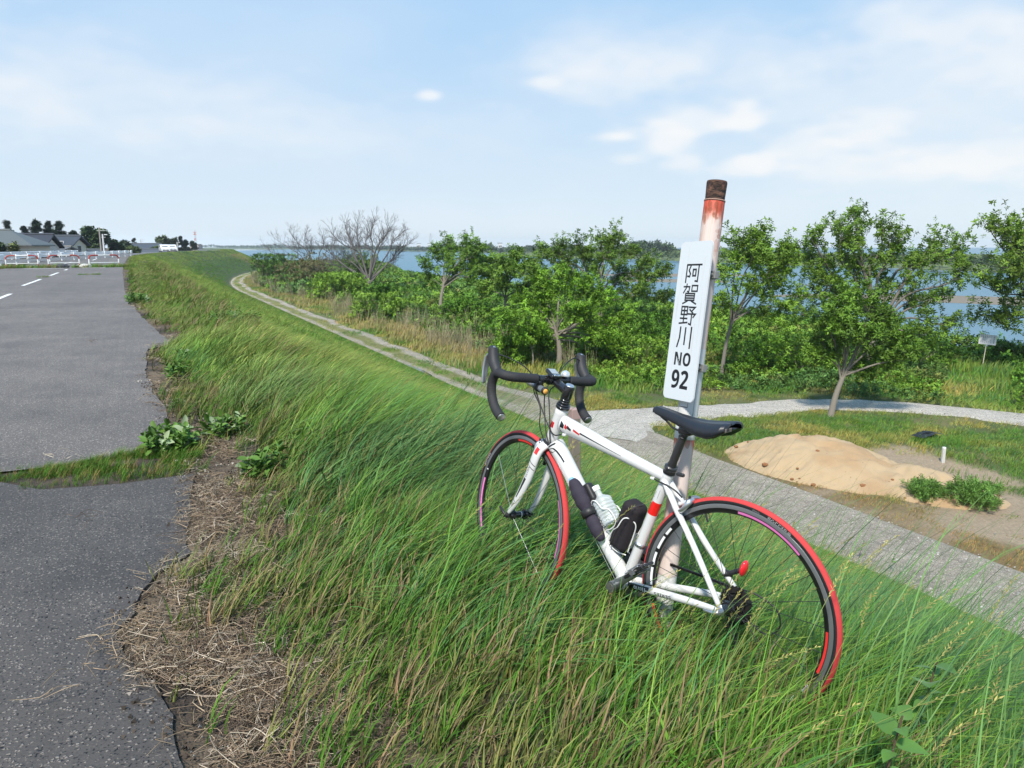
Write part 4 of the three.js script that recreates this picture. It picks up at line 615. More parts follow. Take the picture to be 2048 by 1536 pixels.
    c.fillStyle = 'rgba(208,213,216,0.9)'; for (const [a, b, l] of [[190, 0.752, 34], [205, 0.765, 26], [180, 0.735, 18]]) c.fillRect(a, h * b, 7, l);
  });
  part('print', face.translate(0, y0 + 0.001, 0.0516), std(0xffffff, 0.42, { map: print }), sign);
  for (const y of [y0 + 0.115, y0 + 0.42]) {
    const b = sub('clamp', post);
    part('clamp_band', tube([[0, y - 0.012, 0], [0, y + 0.012, 0]], 0.0352, { n: 30, ref: V(0, 0, 1) }), std(rgb(0.40, 0.40, 0.40), 0.45, { metalness: 0.6 }), b);
    part('clamp_rail', box(0.13, 0.026, 0.010, 0, y, 0.0415, 0.002), std(rgb(0.55, 0.55, 0.55), 0.5, { metalness: 0.4 }), b);
    part('clamp_bolt', [box(0.03, 0.026, 0.020, 0.048, y, 0.006, 0.003), new THREE.CylinderGeometry(0.0065, 0.0065, 0.05, 6).rotateX(Math.PI / 2).translate(0.050, y, 0.012)], std(rgb(0.24, 0.24, 0.23), 0.6, { metalness: 0.4 }), b);
  }
}
// ---------------------------------------------------------------- the heap of sand
const MOUND = { s: 13.9, L: 17.35, a: 0.285 };                              // long axis turned by a in (s, L)
function moundAt(s, L) {
  const ds = s - MOUND.s, dl = L - MOUND.L, u = ds * Math.cos(MOUND.a) - dl * Math.sin(MOUND.a), v = ds * Math.sin(MOUND.a) + dl * Math.cos(MOUND.a);
  const w = (fbm(u * 0.5 + 3, v * 0.5 + 8, 3) - 0.5) * 0.5, peak = Math.hypot((u - 0.75) / 2.9, v / 1.9), tail = Math.hypot((u + 1.7) / 2.3, (v - 0.1) / 1.45);
  return Math.max(0, 1.2 * Math.pow(clamp(1 - peak - w * 0.35), 0.92) * (1 - 0.28 * clamp(1 - peak) ** 2), 0.62 * Math.pow(clamp(1 - tail - w * 0.5), 0.8));
}
// ---------------------------------------------------------------- grass and other cover nobody could count
const WIND = V(0.93, 0, -0.30).normalize();
const leafMat = (rough = 0.75, trans = 0) => phys(0xffffff, rough, { vertexColors: true, specularIntensity: 0.35, ...(trans ? { transmission: trans, thickness: 0 } : {}) });
// a tuft of bent blades; every blade keeps its own shade of green
function tuft(seed, { n = 10, spread = 0.05, h = [0.3, 0.55], w = 0.005, lean = 0.5, droop = 0.25, segs = 4, tone = 0.25, dry = 0 }) {
  const r = rng(seed), pos = [], col = [], idx = [];
  for (let k = 0; k < n; k++) {
    const a = r() * 6.283, d = Math.sqrt(r()) * spread, H = lerp(h[0], h[1], r()), W = w * (0.7 + 0.6 * r()), o = pos.length / 3;
    const dir = V((r() - 0.5) * 0.7, 1, (r() - 0.5) * 0.7).addScaledVector(WIND, lean * 0.35 * (0.5 + r())).normalize(), bend = lean * (0.6 + 0.8 * r()), dr = droop * (0.3 + r() * 1.2);
    const face = V(Math.cos(a * 3), 0, Math.sin(a * 3)), isDry = r() < dry, s = 1 + (r() - 0.5) * 2 * tone, c = isDry ? [2.1 * s, 1.35 * s, 1.8 * s] : [s * (0.9 + r() * 0.35), s, s * (0.8 + r() * 0.5)];
    for (let i = 0; i <= segs; i++) {
      const t = i / segs, L = H * t, P = V(Math.cos(a) * d, 0, Math.sin(a) * d).addScaledVector(dir, L).addScaledVector(WIND, H * bend * t * t * 0.75); P.y -= H * dr * t * t * t;
      const q = W * (1 - t * t * 0.92) * 0.5 * (i ? 1 : 0.7);
      pos.push(P.x + face.x * q, P.y, P.z + face.z * q, P.x - face.x * q, P.y + q * 0.3, P.z - face.z * q); col.push(...c, ...c);
      if (i) { const p = o + i * 2; idx.push(p - 2, p - 1, p, p, p - 1, p + 1); }
    }
  }
  const g = new THREE.BufferGeometry(); g.setAttribute('position', new THREE.Float32BufferAttribute(pos, 3)); g.setAttribute('color', new THREE.Float32BufferAttribute(col, 3)); g.setIndex(idx); g.computeVertexNormals(); return g;
}
const _m = new THREE.Matrix4(), _q = new THREE.Quaternion(), _e = new THREE.Euler(), _s = V(), _p = V();
// scatter: candidates [s, L] from a generator; put(s, L, r) returns null or { y, scale, turn, tilt, color, pick }
function copies(name, geos, mat, list, parent) {
  const by = geos.map(() => []); for (const q of list) by[q.pick].push(q);
  geos.forEach((g, k) => {
    if (!by[k].length) return;
    const m = new THREE.InstancedMesh(g, mat, by[k].length); m.name = name;
    by[k].forEach((q, i) => { _q.setFromEuler(_e.set(q.rx ?? 0, q.turn ?? 0, q.rz ?? 0, 'YXZ')); m.setMatrixAt(i, _m.compose(_p.set(q.x, q.y, q.z), _q, _s.set(q.sx ?? q.s, q.sy ?? q.s, q.sx ?? q.s))); if (q.c) m.setColorAt(i, q.c); });
    m.instanceMatrix.needsUpdate = true; m.userData.kind = 'stuff'; parent.add(m);
  });
}
function stuff(name, label) { const g = new THREE.Group(); g.name = numbered(name); g.userData.kind = 'stuff'; g.userData.label = label; scene.add(g); return g; }
const inView = (x, z, m = 1.2) => { const d = -z * Math.cos(PITCH) ; return d > -0.5 && Math.abs(x) < Math.max(d, 0.3) * 0.78 + m; };
function spread(seed, s0, s1, L0, L1, density, fn) {           // density(distance) in copies per square metre, drawn in rings
  const r = rng(seed), out = [];
  let s = s0;
  while (s < s1) {
    const ds = clamp(Math.abs(s) * 0.12, 0.4, 8), rows = Math.max(1, Math.round((L1 - L0) / Math.max(0.5, ds)));
    for (let k = 0; k < rows; k++) {
      const a = lerp(L0, L1, k / rows), b = lerp(L0, L1, (k + 1) / rows), mid = SLto(s + ds / 2, (a + b) / 2);
      if (!inView(mid[0], mid[1], 2 + ds)) continue;
      const dist = Math.hypot(mid[0], mid[1], 1.5), n = density(dist) * ds * (b - a), N = Math.floor(n) + (r() < n % 1 ? 1 : 0);
      for (let i = 0; i < N; i++) { const S = s + r() * ds, L = lerp(a, b, r()), [x, z] = SLto(S, L), q = fn(S, L, r, dist, x, z); if (q) { q.x = x; q.z = z; q.y ??= height(S, L) - 0.01; out.push(q); } }
    }
    s += ds;
  }
  return out;
}
const green = [rgb(0.062, 0.165, 0.018), rgb(0.090, 0.200, 0.022), rgb(0.056, 0.155, 0.038), rgb(0.130, 0.225, 0.036), rgb(0.045, 0.115, 0.016)];
const tint = (c, r, k = 0.25) => c.clone().multiplyScalar(1 + (r() - 0.5) * 2 * k);
{
  // long wind-combed grass on the slope
  const near = [0, 1, 2, 3].map((k) => tuft(100 + k, { n: 10, spread: 0.06, h: [0.28, 0.64], w: 0.0078, lean: 1.1, droop: 0.28, segs: 5, tone: 0.45, dry: 0.035 }));
  near.push(tuft(110, { n: 5, spread: 0.06, h: [0.22, 0.48], w: 0.0125, lean: 0.6, droop: 0.5, segs: 5, tone: 0.35 }), tuft(111, { n: 6, spread: 0.07, h: [0.2, 0.42], w: 0.010, lean: 0.35, droop: 0.7, segs: 5, tone: 0.35 }), tuft(112, { n: 5, spread: 0.08, h: [0.25, 0.55], w: 0.004, lean: 0.2, droop: 0.9, segs: 5, tone: 0.3 }));
  const mid = [0, 1, 2].map((k) => tuft(120 + k, { n: 16, spread: 0.14, h: [0.2, 0.5], w: 0.009, lean: 0.75, droop: 0.3, segs: 4, tone: 0.55, dry: 0.05 }));
  const far = [0, 1, 2].map((k) => tuft(140 + k, { n: 20, spread: 0.40, h: [0.22, 0.45], w: 0.026, lean: 0.75, droop: 0.3, segs: 3, tone: 0.6, dry: 0.06 }));
  const g = stuff('slope_grass', 'long green grass bent by the wind on the levee slope');
  const yellowish = rgb(0.27, 0.34, 0.075), bluish = rgb(0.062, 0.150, 0.055), deep = rgb(0.075, 0.185, 0.015), olive = rgb(0.13, 0.175, 0.034);
  const list = spread(1, 0.35, 330, -0.85, 12.5, (d) => (d < 4 ? 560 : d < 8 ? 280 : d < 14 ? 150 : d < 30 ? 95 : d < 70 ? 20 : 7), (s, L, r, dist, x, z) => {
    const re = roadEdge(s), edge = lerp(0.78 + 0.28 * (fbm(s * 0.9, 3, 3) - 0.5) + 0.42 * smooth(3.2, 0.8, s) - 0.35 * smooth(6.5, 12, s), re + 0.32 + 0.5 * (fbm(s * 0.5, 8, 3) - 0.5), smooth(9, 15, s)); if (L < re + 0.04) return null; const f = smooth(edge - 0.3, edge + 0.15, L + (r() - 0.5) * 0.2);
    if (r() > f) return null;
    const patch = fbm(s * 0.7 + 5, L * 0.7, 3), band = fbm(s * 0.22, L * 0.5 + 9, 2);
    // upper half: pale seed-bearing grass; lower third: shorter, deeper green; a blue-green drift near the bicycle
    const up = smooth(7.2, 4.2, L + (band - 0.5) * 2.5) * smooth(3.8, 9, s + (patch - 0.5) * 4), low = smooth(6.0, 8.4, L + (patch - 0.5) * 2.5);
    const blue = smooth(0.35, 0.6, patch) * smooth(10, 5, s) * (1 - low);
    const c = green[Math.floor(r() * 4)].clone().multiplyScalar(1.12).lerp(yellowish, up * (0.32 + 0.55 * r()) * smooth(0.3, 0.65, band + 0.1)).lerp(bluish, blue * 0.75).lerp(deep, low * 0.65).lerp(olive, smooth(0.6, 0.75, fbm(s * 0.5 + 30, L * 0.6, 2)) * 0.5);
    if (L > trackNear(s) - 0.15) return null;
    const short = lerp(1, 0.55, smooth(10.8, 11.9, L)) * lerp(0.70, 0.36, Math.max(low, 0.7 * smooth(lerp(2.5, 1.7, smooth(2, 4, s)), lerp(4.2, 3.2, smooth(2, 4, s)), L), 0.75 * smooth(8, 16, dist))) * lerp(0.5, 1, f) * (0.75 + 0.5 * patch) * (s < 2.4 ? 0.9 : 1) * (0.6 + 0.8 * fbm(s * 2.6 + 1, L * 2.6, 2));
    const lod = dist < 7.5 ? 0 : dist < 20 ? 1 : 2, roll = r(), kind = lod ? 0 : roll < 0.10 ? 4 : roll < 0.2 ? 5 : roll < 0.225 ? 6 : 0;
    return { s: short * (0.75 + 0.5 * r()) * (lod === 2 ? clamp(0.85 + dist * 0.002, 0.85, 1.3) : 1), turn: (r() - 0.5) * (kind ? 4.5 : 1.9), rx: (r() - 0.5) * 0.5, rz: (r() - 0.5) * 0.5, c: tint(kind === 6 ? (r() < 0.5 ? rgb(0.36, 0.30, 0.19) : rgb(0.24, 0.20, 0.10)) : c, r, 0.22), pick: lod === 0 ? kind || Math.floor(r() * 4) : lod === 1 ? 7 + Math.floor(r() * 3) : 10 + Math.floor(r() * 3) };
  });
  copies('blades', [...near, ...mid, ...far], leafMat(0.66), list, g);
  // seed heads over it
  const heads = [0, 1, 2].map((k) => {
    const r = rng(170 + k), stem = [], n = 9, H = 0.62; for (let i = 0; i <= n; i++) { const t = i / n; stem.push(V(0, H * t, 0).addScaledVector(WIND, H * 0.55 * t * t).add(V(0, -H * 0.10 * t * t * t, 0))); }
    const stemG = tube(stem, [0.0011, 0.0007], { n: 4, caps: false }), gs = [stemG]; const c0 = new Float32Array(stemG.attributes.position.count * 3); for (let i = 0; i < c0.length; i += 3) { c0[i] = 0.75; c0[i + 1] = 1.0; c0[i + 2] = 0.6; } stemG.setAttribute('color', new THREE.BufferAttribute(c0, 3));
    const P = (t) => { const f = clamp(t) * n, i = Math.min(n - 1, Math.floor(f)); return V().lerpVectors(stem[i], stem[i + 1], f - i); };
    for (let i = 0; i < 26; i++) { const t = 0.80 + 0.2 * i / 26, p = P(t), a = r() * 6.3, len = 0.010 + r() * 0.008, out = V(Math.cos(a), 0.5, Math.sin(a)).addScaledVector(WIND, 1.1).normalize(), q = p.clone().addScaledVector(out, len), w = V(Math.sin(a), 0, -Math.cos(a)).multiplyScalar(0.0022), m = p.clone().lerp(q, 0.5);
      const gg = new THREE.BufferGeometry(); gg.setAttribute('position', new THREE.Float32BufferAttribute([...p.toArray(), ...m.clone().add(w).toArray(), ...q.toArray(), ...p.toArray(), ...q.toArray(), ...m.clone().sub(w).toArray()], 3)); const k2 = 0.8 + r() * 0.5; gg.setAttribute('color', new THREE.Float32BufferAttribute(Array.from({ length: 6 }, () => [1.25 * k2, 1.05 * k2, 0.75 * k2]).flat(), 3)); gg.computeVertexNormals(); gs.push(gg); }
    return merge(gs);
  });
  const hg = stuff('grass_seed_heads', 'pale seed heads of tall grass nodding above the slope');
  copies('seed_heads', heads, leafMat(0.9), spread(2, 0.5, 42, 0.7, 8.5, (d) => (d < 6 ? 50 : d < 14 ? 26 : 6), (s, L, r, dist) => {
    const patch = fbm(s * 0.8 + 11, L * 0.8 + 4, 3); if (r() > smooth(0.3, 0.62, patch) * 0.85 + 0.15 || r() > smooth(0.8, 1.25, L)) return null;
    const k = dist > 14 ? 1.6 : 1; return { sx: k, sy: (0.62 + 0.4 * r()) * lerp(1, 0.55, smooth(1.9, 3.5, L)), turn: (r() - 0.5) * 1.2, rx: (r() - 0.5) * 0.5, rz: (r() - 0.5) * 0.5, c: tint(rgb(0.24, 0.235, 0.11), r, 0.3), pick: Math.floor(r() * 3) };
  }), hg);
  // taller stalks standing clear of the rest to the right of the rear wheel
  const tall = [0, 1, 2].map((k) => tuft(180 + k, { n: 4, spread: 0.05, h: [0.6, 1.0], w: 0.006, lean: 0.8, droop: 0.15, segs: 6 }));
  copies('tall_blades', tall, leafMat(0.66), spread(3, 0.5, 4.5, 1.4, 3.6, () => 70, (s, L, r, dist) => dist < 2.35 || r() > smooth(0.35, 0.6, fbm(s * 1.6, L * 1.6 + 5, 2)) ? null : ({ s: 0.6 + 0.4 * r(), turn: (r() - 0.5) * 0.9, c: tint(rgb(0.085, 0.185, 0.062), r, 0.25), pick: Math.floor(r() * 3) })), g);
}
{
  // short green and dry grass on the verge, and the mat of dead stalks by the asphalt
  const shortG = [0, 1, 2].map((k) => tuft(200 + k, { n: 9, spread: 0.05, h: [0.06, 0.22], w: 0.0055, lean: 0.45, droop: 0.3, segs: 3, tone: 0.4, dry: 0.08 }));
  const g = stuff('verge_grass', 'short sparse green and dry grass on the verge by the road');
  copies('blades', shortG, leafMat(0.75), spread(4, 0.2, 60, -0.3, 1.7, (d) => (d < 4 ? 620 : d < 9 ? 320 : 80), (s, L, r, dist) => {
    const e = roadEdge(s); if (L < e + 0.02) return null;
    const n = fbm(s * 1.7, L * 1.7, 3), f = smooth(0.06, 0.48, L - e - 0.10 + 0.25 * smooth(5.5, 8, s) + (n - 0.5) * 0.8) * 0.95 + 0.02; if (r() > f) return null;
    const k = dist > 9 ? 2 : 1; return { sx: k, sy: (0.6 + r() * 0.7) * lerp(1, 1.5, smooth(0.6, 1.2, L)), turn: (r() - 0.5) * 2.5, c: tint(r() < 0.22 ? rgb(0.20, 0.175, 0.085) : r() < 0.5 ? rgb(0.145, 0.185, 0.05) : green[0], r, 0.3), pick: Math.floor(r() * 3) };
  }), g);
  // grass that grows out of the joint across the road, and tufts under the barriers
  copies('joint_grass', shortG, leafMat(0.75), (() => { const r = rng(41), out = []; for (let i = 0; i < 5200; i++) { const L = lerp(-1.5, 0.3, r()), [a, b] = crackAt(L), t = r(), s = lerp(a + 0.02, b + 0.03, Math.pow(t, 0.75)); if (r() > (t > 0.35 ? 1 : 0.35) * smooth(0.2, 0.42, fbm(L * 4, s * 4, 2)) ) continue; const [x, z] = SLto(s, L); out.push({ x, z, y: -0.005, s: (0.22 + 0.38 * r()) * lerp(0.5, 1, smooth(-1.2, 0, L)), turn: (r() - 0.5) * 3, c: tint(r() < 0.25 ? rgb(0.2, 0.18, 0.06) : green[0], r, 0.3), pick: Math.floor(r() * 3) }); } return out; })(), g);
  const straw = [0, 1, 2, 3].map((k) => { const r = rng(230 + k), gs = []; for (let i = 0; i < 7; i++) { const a = r() * 6.28, l = 0.02 + r() * 0.09, x = (r() - 0.5) * 0.12, z = (r() - 0.5) * 0.12, b = (r() - 0.5) * 0.05, P = [V(x, 0.006 + r() * 0.014, z), V(x + Math.cos(a) * l / 2 + b, 0.012 + r() * 0.03, z + Math.sin(a) * l / 2 - b), V(x + Math.cos(a) * l, 0.004 + r() * 0.02, z + Math.sin(a) * l)]; const t = tube(P, [0.0010 + r() * 0.0007, 0.0006], { n: 3, steps: 4, caps: false }); const k2 = 0.5 + r() * 0.9; t.setAttribute('color', new THREE.Float32BufferAttribute(Array.from({ length: t.attributes.position.count }, () => [k2, k2 * (0.9 + 0.1 * r()), k2 * 0.95]).flat(), 3)); gs.push(t); } return merge(gs); });
  const d = stuff('dead_grass_debris', 'mat of dead dry stalks lying along the road edge');
  copies('stalks', straw, std(0xffffff, 0.9, { vertexColors: true }), spread(5, 0.5, 26, -0.75, 1.3, (d2) => (d2 < 3.2 ? 1250 : d2 < 7 ? 560 : 100), (s, L, r, dist) => {
    const e = roadEdge(s), n = fbm(s * 2.1 + 3, L * 2.1, 3), tongue = s > 2.55 && s < 3.35 ? -0.07 : -0.01;               // stalks spill over the asphalt here
    const over = L < e; if (over && (tongue > -0.1 || L < e + tongue || n < 0.45) && r() > 0.004) return null;
    if (r() > (smooth(0.3, 0.5, n) * 0.95 + 0.08) * smooth(0.8, 0.3, L) * (1 - 0.7 * smooth(6.5, 9, s))) return null;
    const bare = L - e < 0.13 && (s < 2.6 || (s > 3.3 && s < 3.9)) ? 0.2 : 1; if (r() > bare) return null;
    return { y: (over ? 0.014 : height(s, L)) + r() * 0.016, s: 0.7 + r() * 0.9 * (dist > 7 ? 1.7 : 1), turn: r() * 6.28, c: tint(r() < 0.25 ? rgb(0.46, 0.40, 0.30) : r() < 0.6 ? rgb(0.31, 0.24, 0.155) : rgb(0.17, 0.125, 0.085), r, 0.35), pick: Math.floor(r() * 4) };
  }), d);
  const crumb = [0, 1].map((k) => { const r = rng(260 + k), gs = []; for (let i = 0; i < 6; i++) { const t = new THREE.TetrahedronGeometry(0.004 + r() * 0.007).translate((r() - 0.5) * 0.12, 0.003, (r() - 0.5) * 0.12); gs.push(t); } return merge(gs); });
  copies('soil_crumbs', crumb, std(0xffffff, 1), spread(6, 0.5, 9, -0.4, 0.9, () => 170, (s, L, r) => { const e = roadEdge(s); if (L < e - 0.04) return null; return { y: L < e ? 0.012 : height(s, L), s: 0.6 + r(), turn: r() * 6, c: tint(r() < 0.12 ? rgb(0.34, 0.30, 0.26) : rgb(0.06, 0.045, 0.034), r, 0.4), pick: r() < 0.5 ? 0 : 1 }; }), d);
}
{
  // grass of the flood plain
  const geos = [0, 1, 2].map((k) => tuft(300 + k, { n: 22, spread: 0.28, h: [0.07, 0.24], w: 0.016, lean: 0.5, droop: 0.3, segs: 3, dry: 0.10 }));
  const far = [0, 1].map((k) => tuft(310 + k, { n: 26, spread: 0.7, h: [0.12, 0.4], w: 0.045, lean: 0.5, droop: 0.3, segs: 2, dry: 0.12 }));
  const g = stuff('meadow_grass', 'short green and yellowish grass on the flood plain beside the tracks');
  copies('blades', [...geos, ...far], leafMat(0.75), spread(7, 3, 200, 12.2, 46, (d) => (d < 30 ? 30 : d < 60 ? 8 : 2.5), (s, L, r, dist) => {
    const ta = trackNear(s), tb = trackFar(s), n = fbm(s * 0.5, L * 0.5, 3), fine = fbm(s * 1.7 + 8, L * 1.7, 2); let k = 1;
    if (s > -2 && L > ta - 0.05 && L < tb + 0.05) { const t = (L - ta) / (tb - ta), c = smooth(0.28, 0.36, t) * smooth(0.70, 0.62, t) * smooth(23, 31, s); if (r() > c * 0.75) return null; k = 0.35; }
    const pd = s < 32 ? pathDistance(s, L) : 99; if (pd < 1.1 + 0.5 * smooth(17, 15, L)) return null;
    const md = moundAt(s, L); if (md > 0.03) return null;
    const bare = bareSand(s, L, fbm(s * 0.6, L * 0.6, 3)); if (r() < bare * 0.94) return null;
    const worn = smooth(2.6, 0.4, L - 15.2 + (fine - 0.5)) * smooth(19, 14, s); if (r() < worn * 0.35) return null;
    const yellow = smooth(0.44, 0.62, n) * 0.9 + smooth(2.2, 1.2, pd) * 0.5, lush = smooth(2.5, 6, pd) * smooth(0.5, 0.68, fine) * (s < 21 && L > 15 && L < 27 ? 0.35 : 1);
    const c = green[Math.floor(r() * 4)].clone().lerp(rgb(0.34, 0.30, 0.075), clamp(yellow) * 0.7 * (L < 32 ? 1 : 0.3)).lerp(rgb(0.30, 0.20, 0.075), worn * 0.75).lerp(rgb(0.31, 0.25, 0.12), L > 14 && L < 18.5 && s > 34 ? smooth(0.52, 0.7, fine) * 0.7 : 0);
    if (worn > 0.3) k = Math.min(k, 0.7);
    return { sx: k < 1 ? 0.7 : 1, sy: k * (0.55 + r() * 0.6 + lush * 1.6), turn: (r() - 0.5) * 2.4, c: tint(c, r, 0.22), pick: dist < 34 ? Math.floor(r() * 3) : 3 + Math.floor(r() * 2) };
  }), g);
  // loose stones on the gravel
  const stone = [0, 1, 2].map((k) => { const r = rng(330 + k), t = new THREE.IcosahedronGeometry(1, 0), p = t.attributes.position, m = new Map(); for (let i = 0; i < p.count; i++) { const key = [p.getX(i), p.getY(i), p.getZ(i)].map((q) => q.toFixed(2)).join(); if (!m.has(key)) m.set(key, 0.7 + r() * 0.6); const q = m.get(key); p.setXYZ(i, p.getX(i) * q, p.getY(i) * q * 0.6, p.getZ(i) * q); } t.computeVertexNormals(); return t; });
  const gv = stuff('gravel', 'loose pale stones scattered over the gravel track');
  copies('stones', stone, std(0xffffff, 0.9), spread(8, 5, 44, 12.0, 29, (d) => (d < 20 ? 40 : d < 30 ? 18 : 6), (s, L, r) => {
    const ta = trackNear(s), tb = trackFar(s), on = L > ta && L < tb && (s < 24 || Math.abs((L - ta) / (tb - ta) - 0.5) > 0.24), side = L > 14 && pathDistance(s, L) < 1.3; if (!on && !side && r() > 0.015) return null;
    const k = 0.18 + r() * 0.28; return { y: LOW + (side && !on ? 0.058 : 0.04), s: 0.010 + r() * r() * 0.028, turn: r() * 6, rx: r(), c: rgb(k, k * 0.95, k * 0.88).multiplyScalar(1.0), pick: Math.floor(r() * 3) };
  }), gv);
}
{
  const c = SLto(MOUND.s, MOUND.L), g = grid(150, 110, (i, j) => { const s = MOUND.s + (i / 149 - 0.5) * 9.5, L = MOUND.L + (j / 109 - 0.5) * 6.5, [x, z] = SLto(s, L), m = moundAt(s, L), n = fbm(s * 1.1, L * 1.1, 3), damp = smooth(0.50, 0.72, n + 0.1 * (noise(s * 0.6, L * 0.6) - 0.3)); return { p: [x - c[0], height(s, L) - LOW + (m > 0.004 ? m + (fbm(s * 4, L * 4, 3) - 0.5) * 0.10 - 0.10 * smooth(0.55, 0.75, fbm(s * 1.9 + 4, L * 1.9, 2)) * smooth(0.05, 0.3, m) + 0.05 * (noise(s * 9, L * 9) - 0.5) : -0.08), z - c[1]], uv: [s / 1.4, L / 1.4], c: mix3([0.46, 0.335, 0.20], [0.38, 0.24, 0.125], damp * 0.7) }; });
  const heap = thing('sand_heap', 'long heap of pale orange sand beside the gravel track', 'sand heap', [c[0], LOW, c[1]]);
  part('sand', g, std(0xffffff, 0.97, { vertexColors: true, bumpMap: grainMap, bumpScale: 0.02 }), heap);
  const r = rng(5), clods = []; for (let k = 0; k < 420; k++) { const u = (r() - 0.5) * 6.5, s = MOUND.s + u, L = MOUND.L - u * 0.29 + (r() - 0.62) * 3.6, m = moundAt(s, L); if (m < 0.02 || (m > 0.3 && r() < 0.85) || fbm(s * 1.5, L * 1.5, 2) < 0.5) continue; const [x, z] = SLto(s, L); clods.push(new THREE.DodecahedronGeometry(0.008 + Math.pow(r(), 4) * 0.09, 0).scale(1, 0.6, 1).rotateY(r() * 6).translate(x - c[0], height(s, L) - LOW + m, z - c[1])); }
  part('clods', clods, std(rgb(0.26, 0.12, 0.05), 1), heap).userData.kind = 'stuff';
}
// ---------------------------------------------------------------- leafy plants
const sprigGeo = (seed, { n = 8, len = 0.12, wide = 0.42, open = 0.7, stem = 0.10, lobes = 0, droop = 0.3 } = {}) => {
  const r = rng(seed), pos = [], col = [], idx = [];
  for (let k = 0; k < n; k++) {
    const a = k * 2.4 + r() * 0.7, l = len * (0.65 + 0.7 * r()), t = k / n, base = V(0, stem * t, 0), d = V(Math.cos(a) * open, lerp(0.15, 0.9, t) - droop * r(), Math.sin(a) * open).normalize(), side = V(-Math.sin(a), (r() - 0.5) * 0.5, Math.cos(a)).normalize(), up = V().crossVectors(side, d), w = l * wide * 0.5, o = pos.length / 3, f = 0.75 + 0.5 * r();
    const pts = [[0, 0, 0], [0.35, 1, 0.12], [0.75, 0.72, 0.08], [1, 0, -0.14], [0.75, -0.72, 0.08], [0.35, -1, 0.12], [0.5, 0, 0]];
    for (const [u, v, h] of pts) { const p = base.clone().addScaledVector(d, u * l).addScaledVector(side, v * w).addScaledVector(up, h * l * 0.8); pos.push(p.x, p.y, p.z); col.push(f * (0.9 + 0.25 * r()), f, f * 0.9); }
    idx.push(o, o + 1, o + 6, o + 1, o + 2, o + 6, o + 2, o + 3, o + 6, o + 3, o + 4, o + 6, o + 4, o + 5, o + 6, o + 5, o, o + 6);
  }
  const g = new THREE.BufferGeometry(); g.setAttribute('position', new THREE.Float32BufferAttribute(pos, 3)); g.setAttribute('color', new THREE.Float32BufferAttribute(col, 3)); g.setIndex(idx); g.computeVertexNormals(); return g;
};
const bark = (r, g, b) => std(rgb(r, g, b), 0.95, { bumpMap: grainMap, bumpScale: 0.01 });
const greyBark = bark(0.17, 0.15, 0.125), paleBark = bark(0.22, 0.195, 0.16), deadBark = bark(0.14, 0.125, 0.12), darkBark = bark(0.06, 0.05, 0.04);
const foliage = leafMat(0.5, 0.28), thicket = leafMat(0.55);
const treeSprigs = [0, 1, 2].map((k) => sprigGeo(400 + k, { n: 9, len: 0.17, wide: 0.42, open: 0.8, stem: 0.20, droop: 0.6 }));
const bushSprigs = [0, 1, 2].map((k) => sprigGeo(410 + k, { n: 11, len: 0.15, wide: 0.5, open: 0.9, stem: 0.22 }));
const featherSprigs = [0, 1].map((k) => sprigGeo(420 + k, { n: 18, len: 0.24, wide: 0.12, open: 0.7, stem: 0.3, droop: 0.1 }));
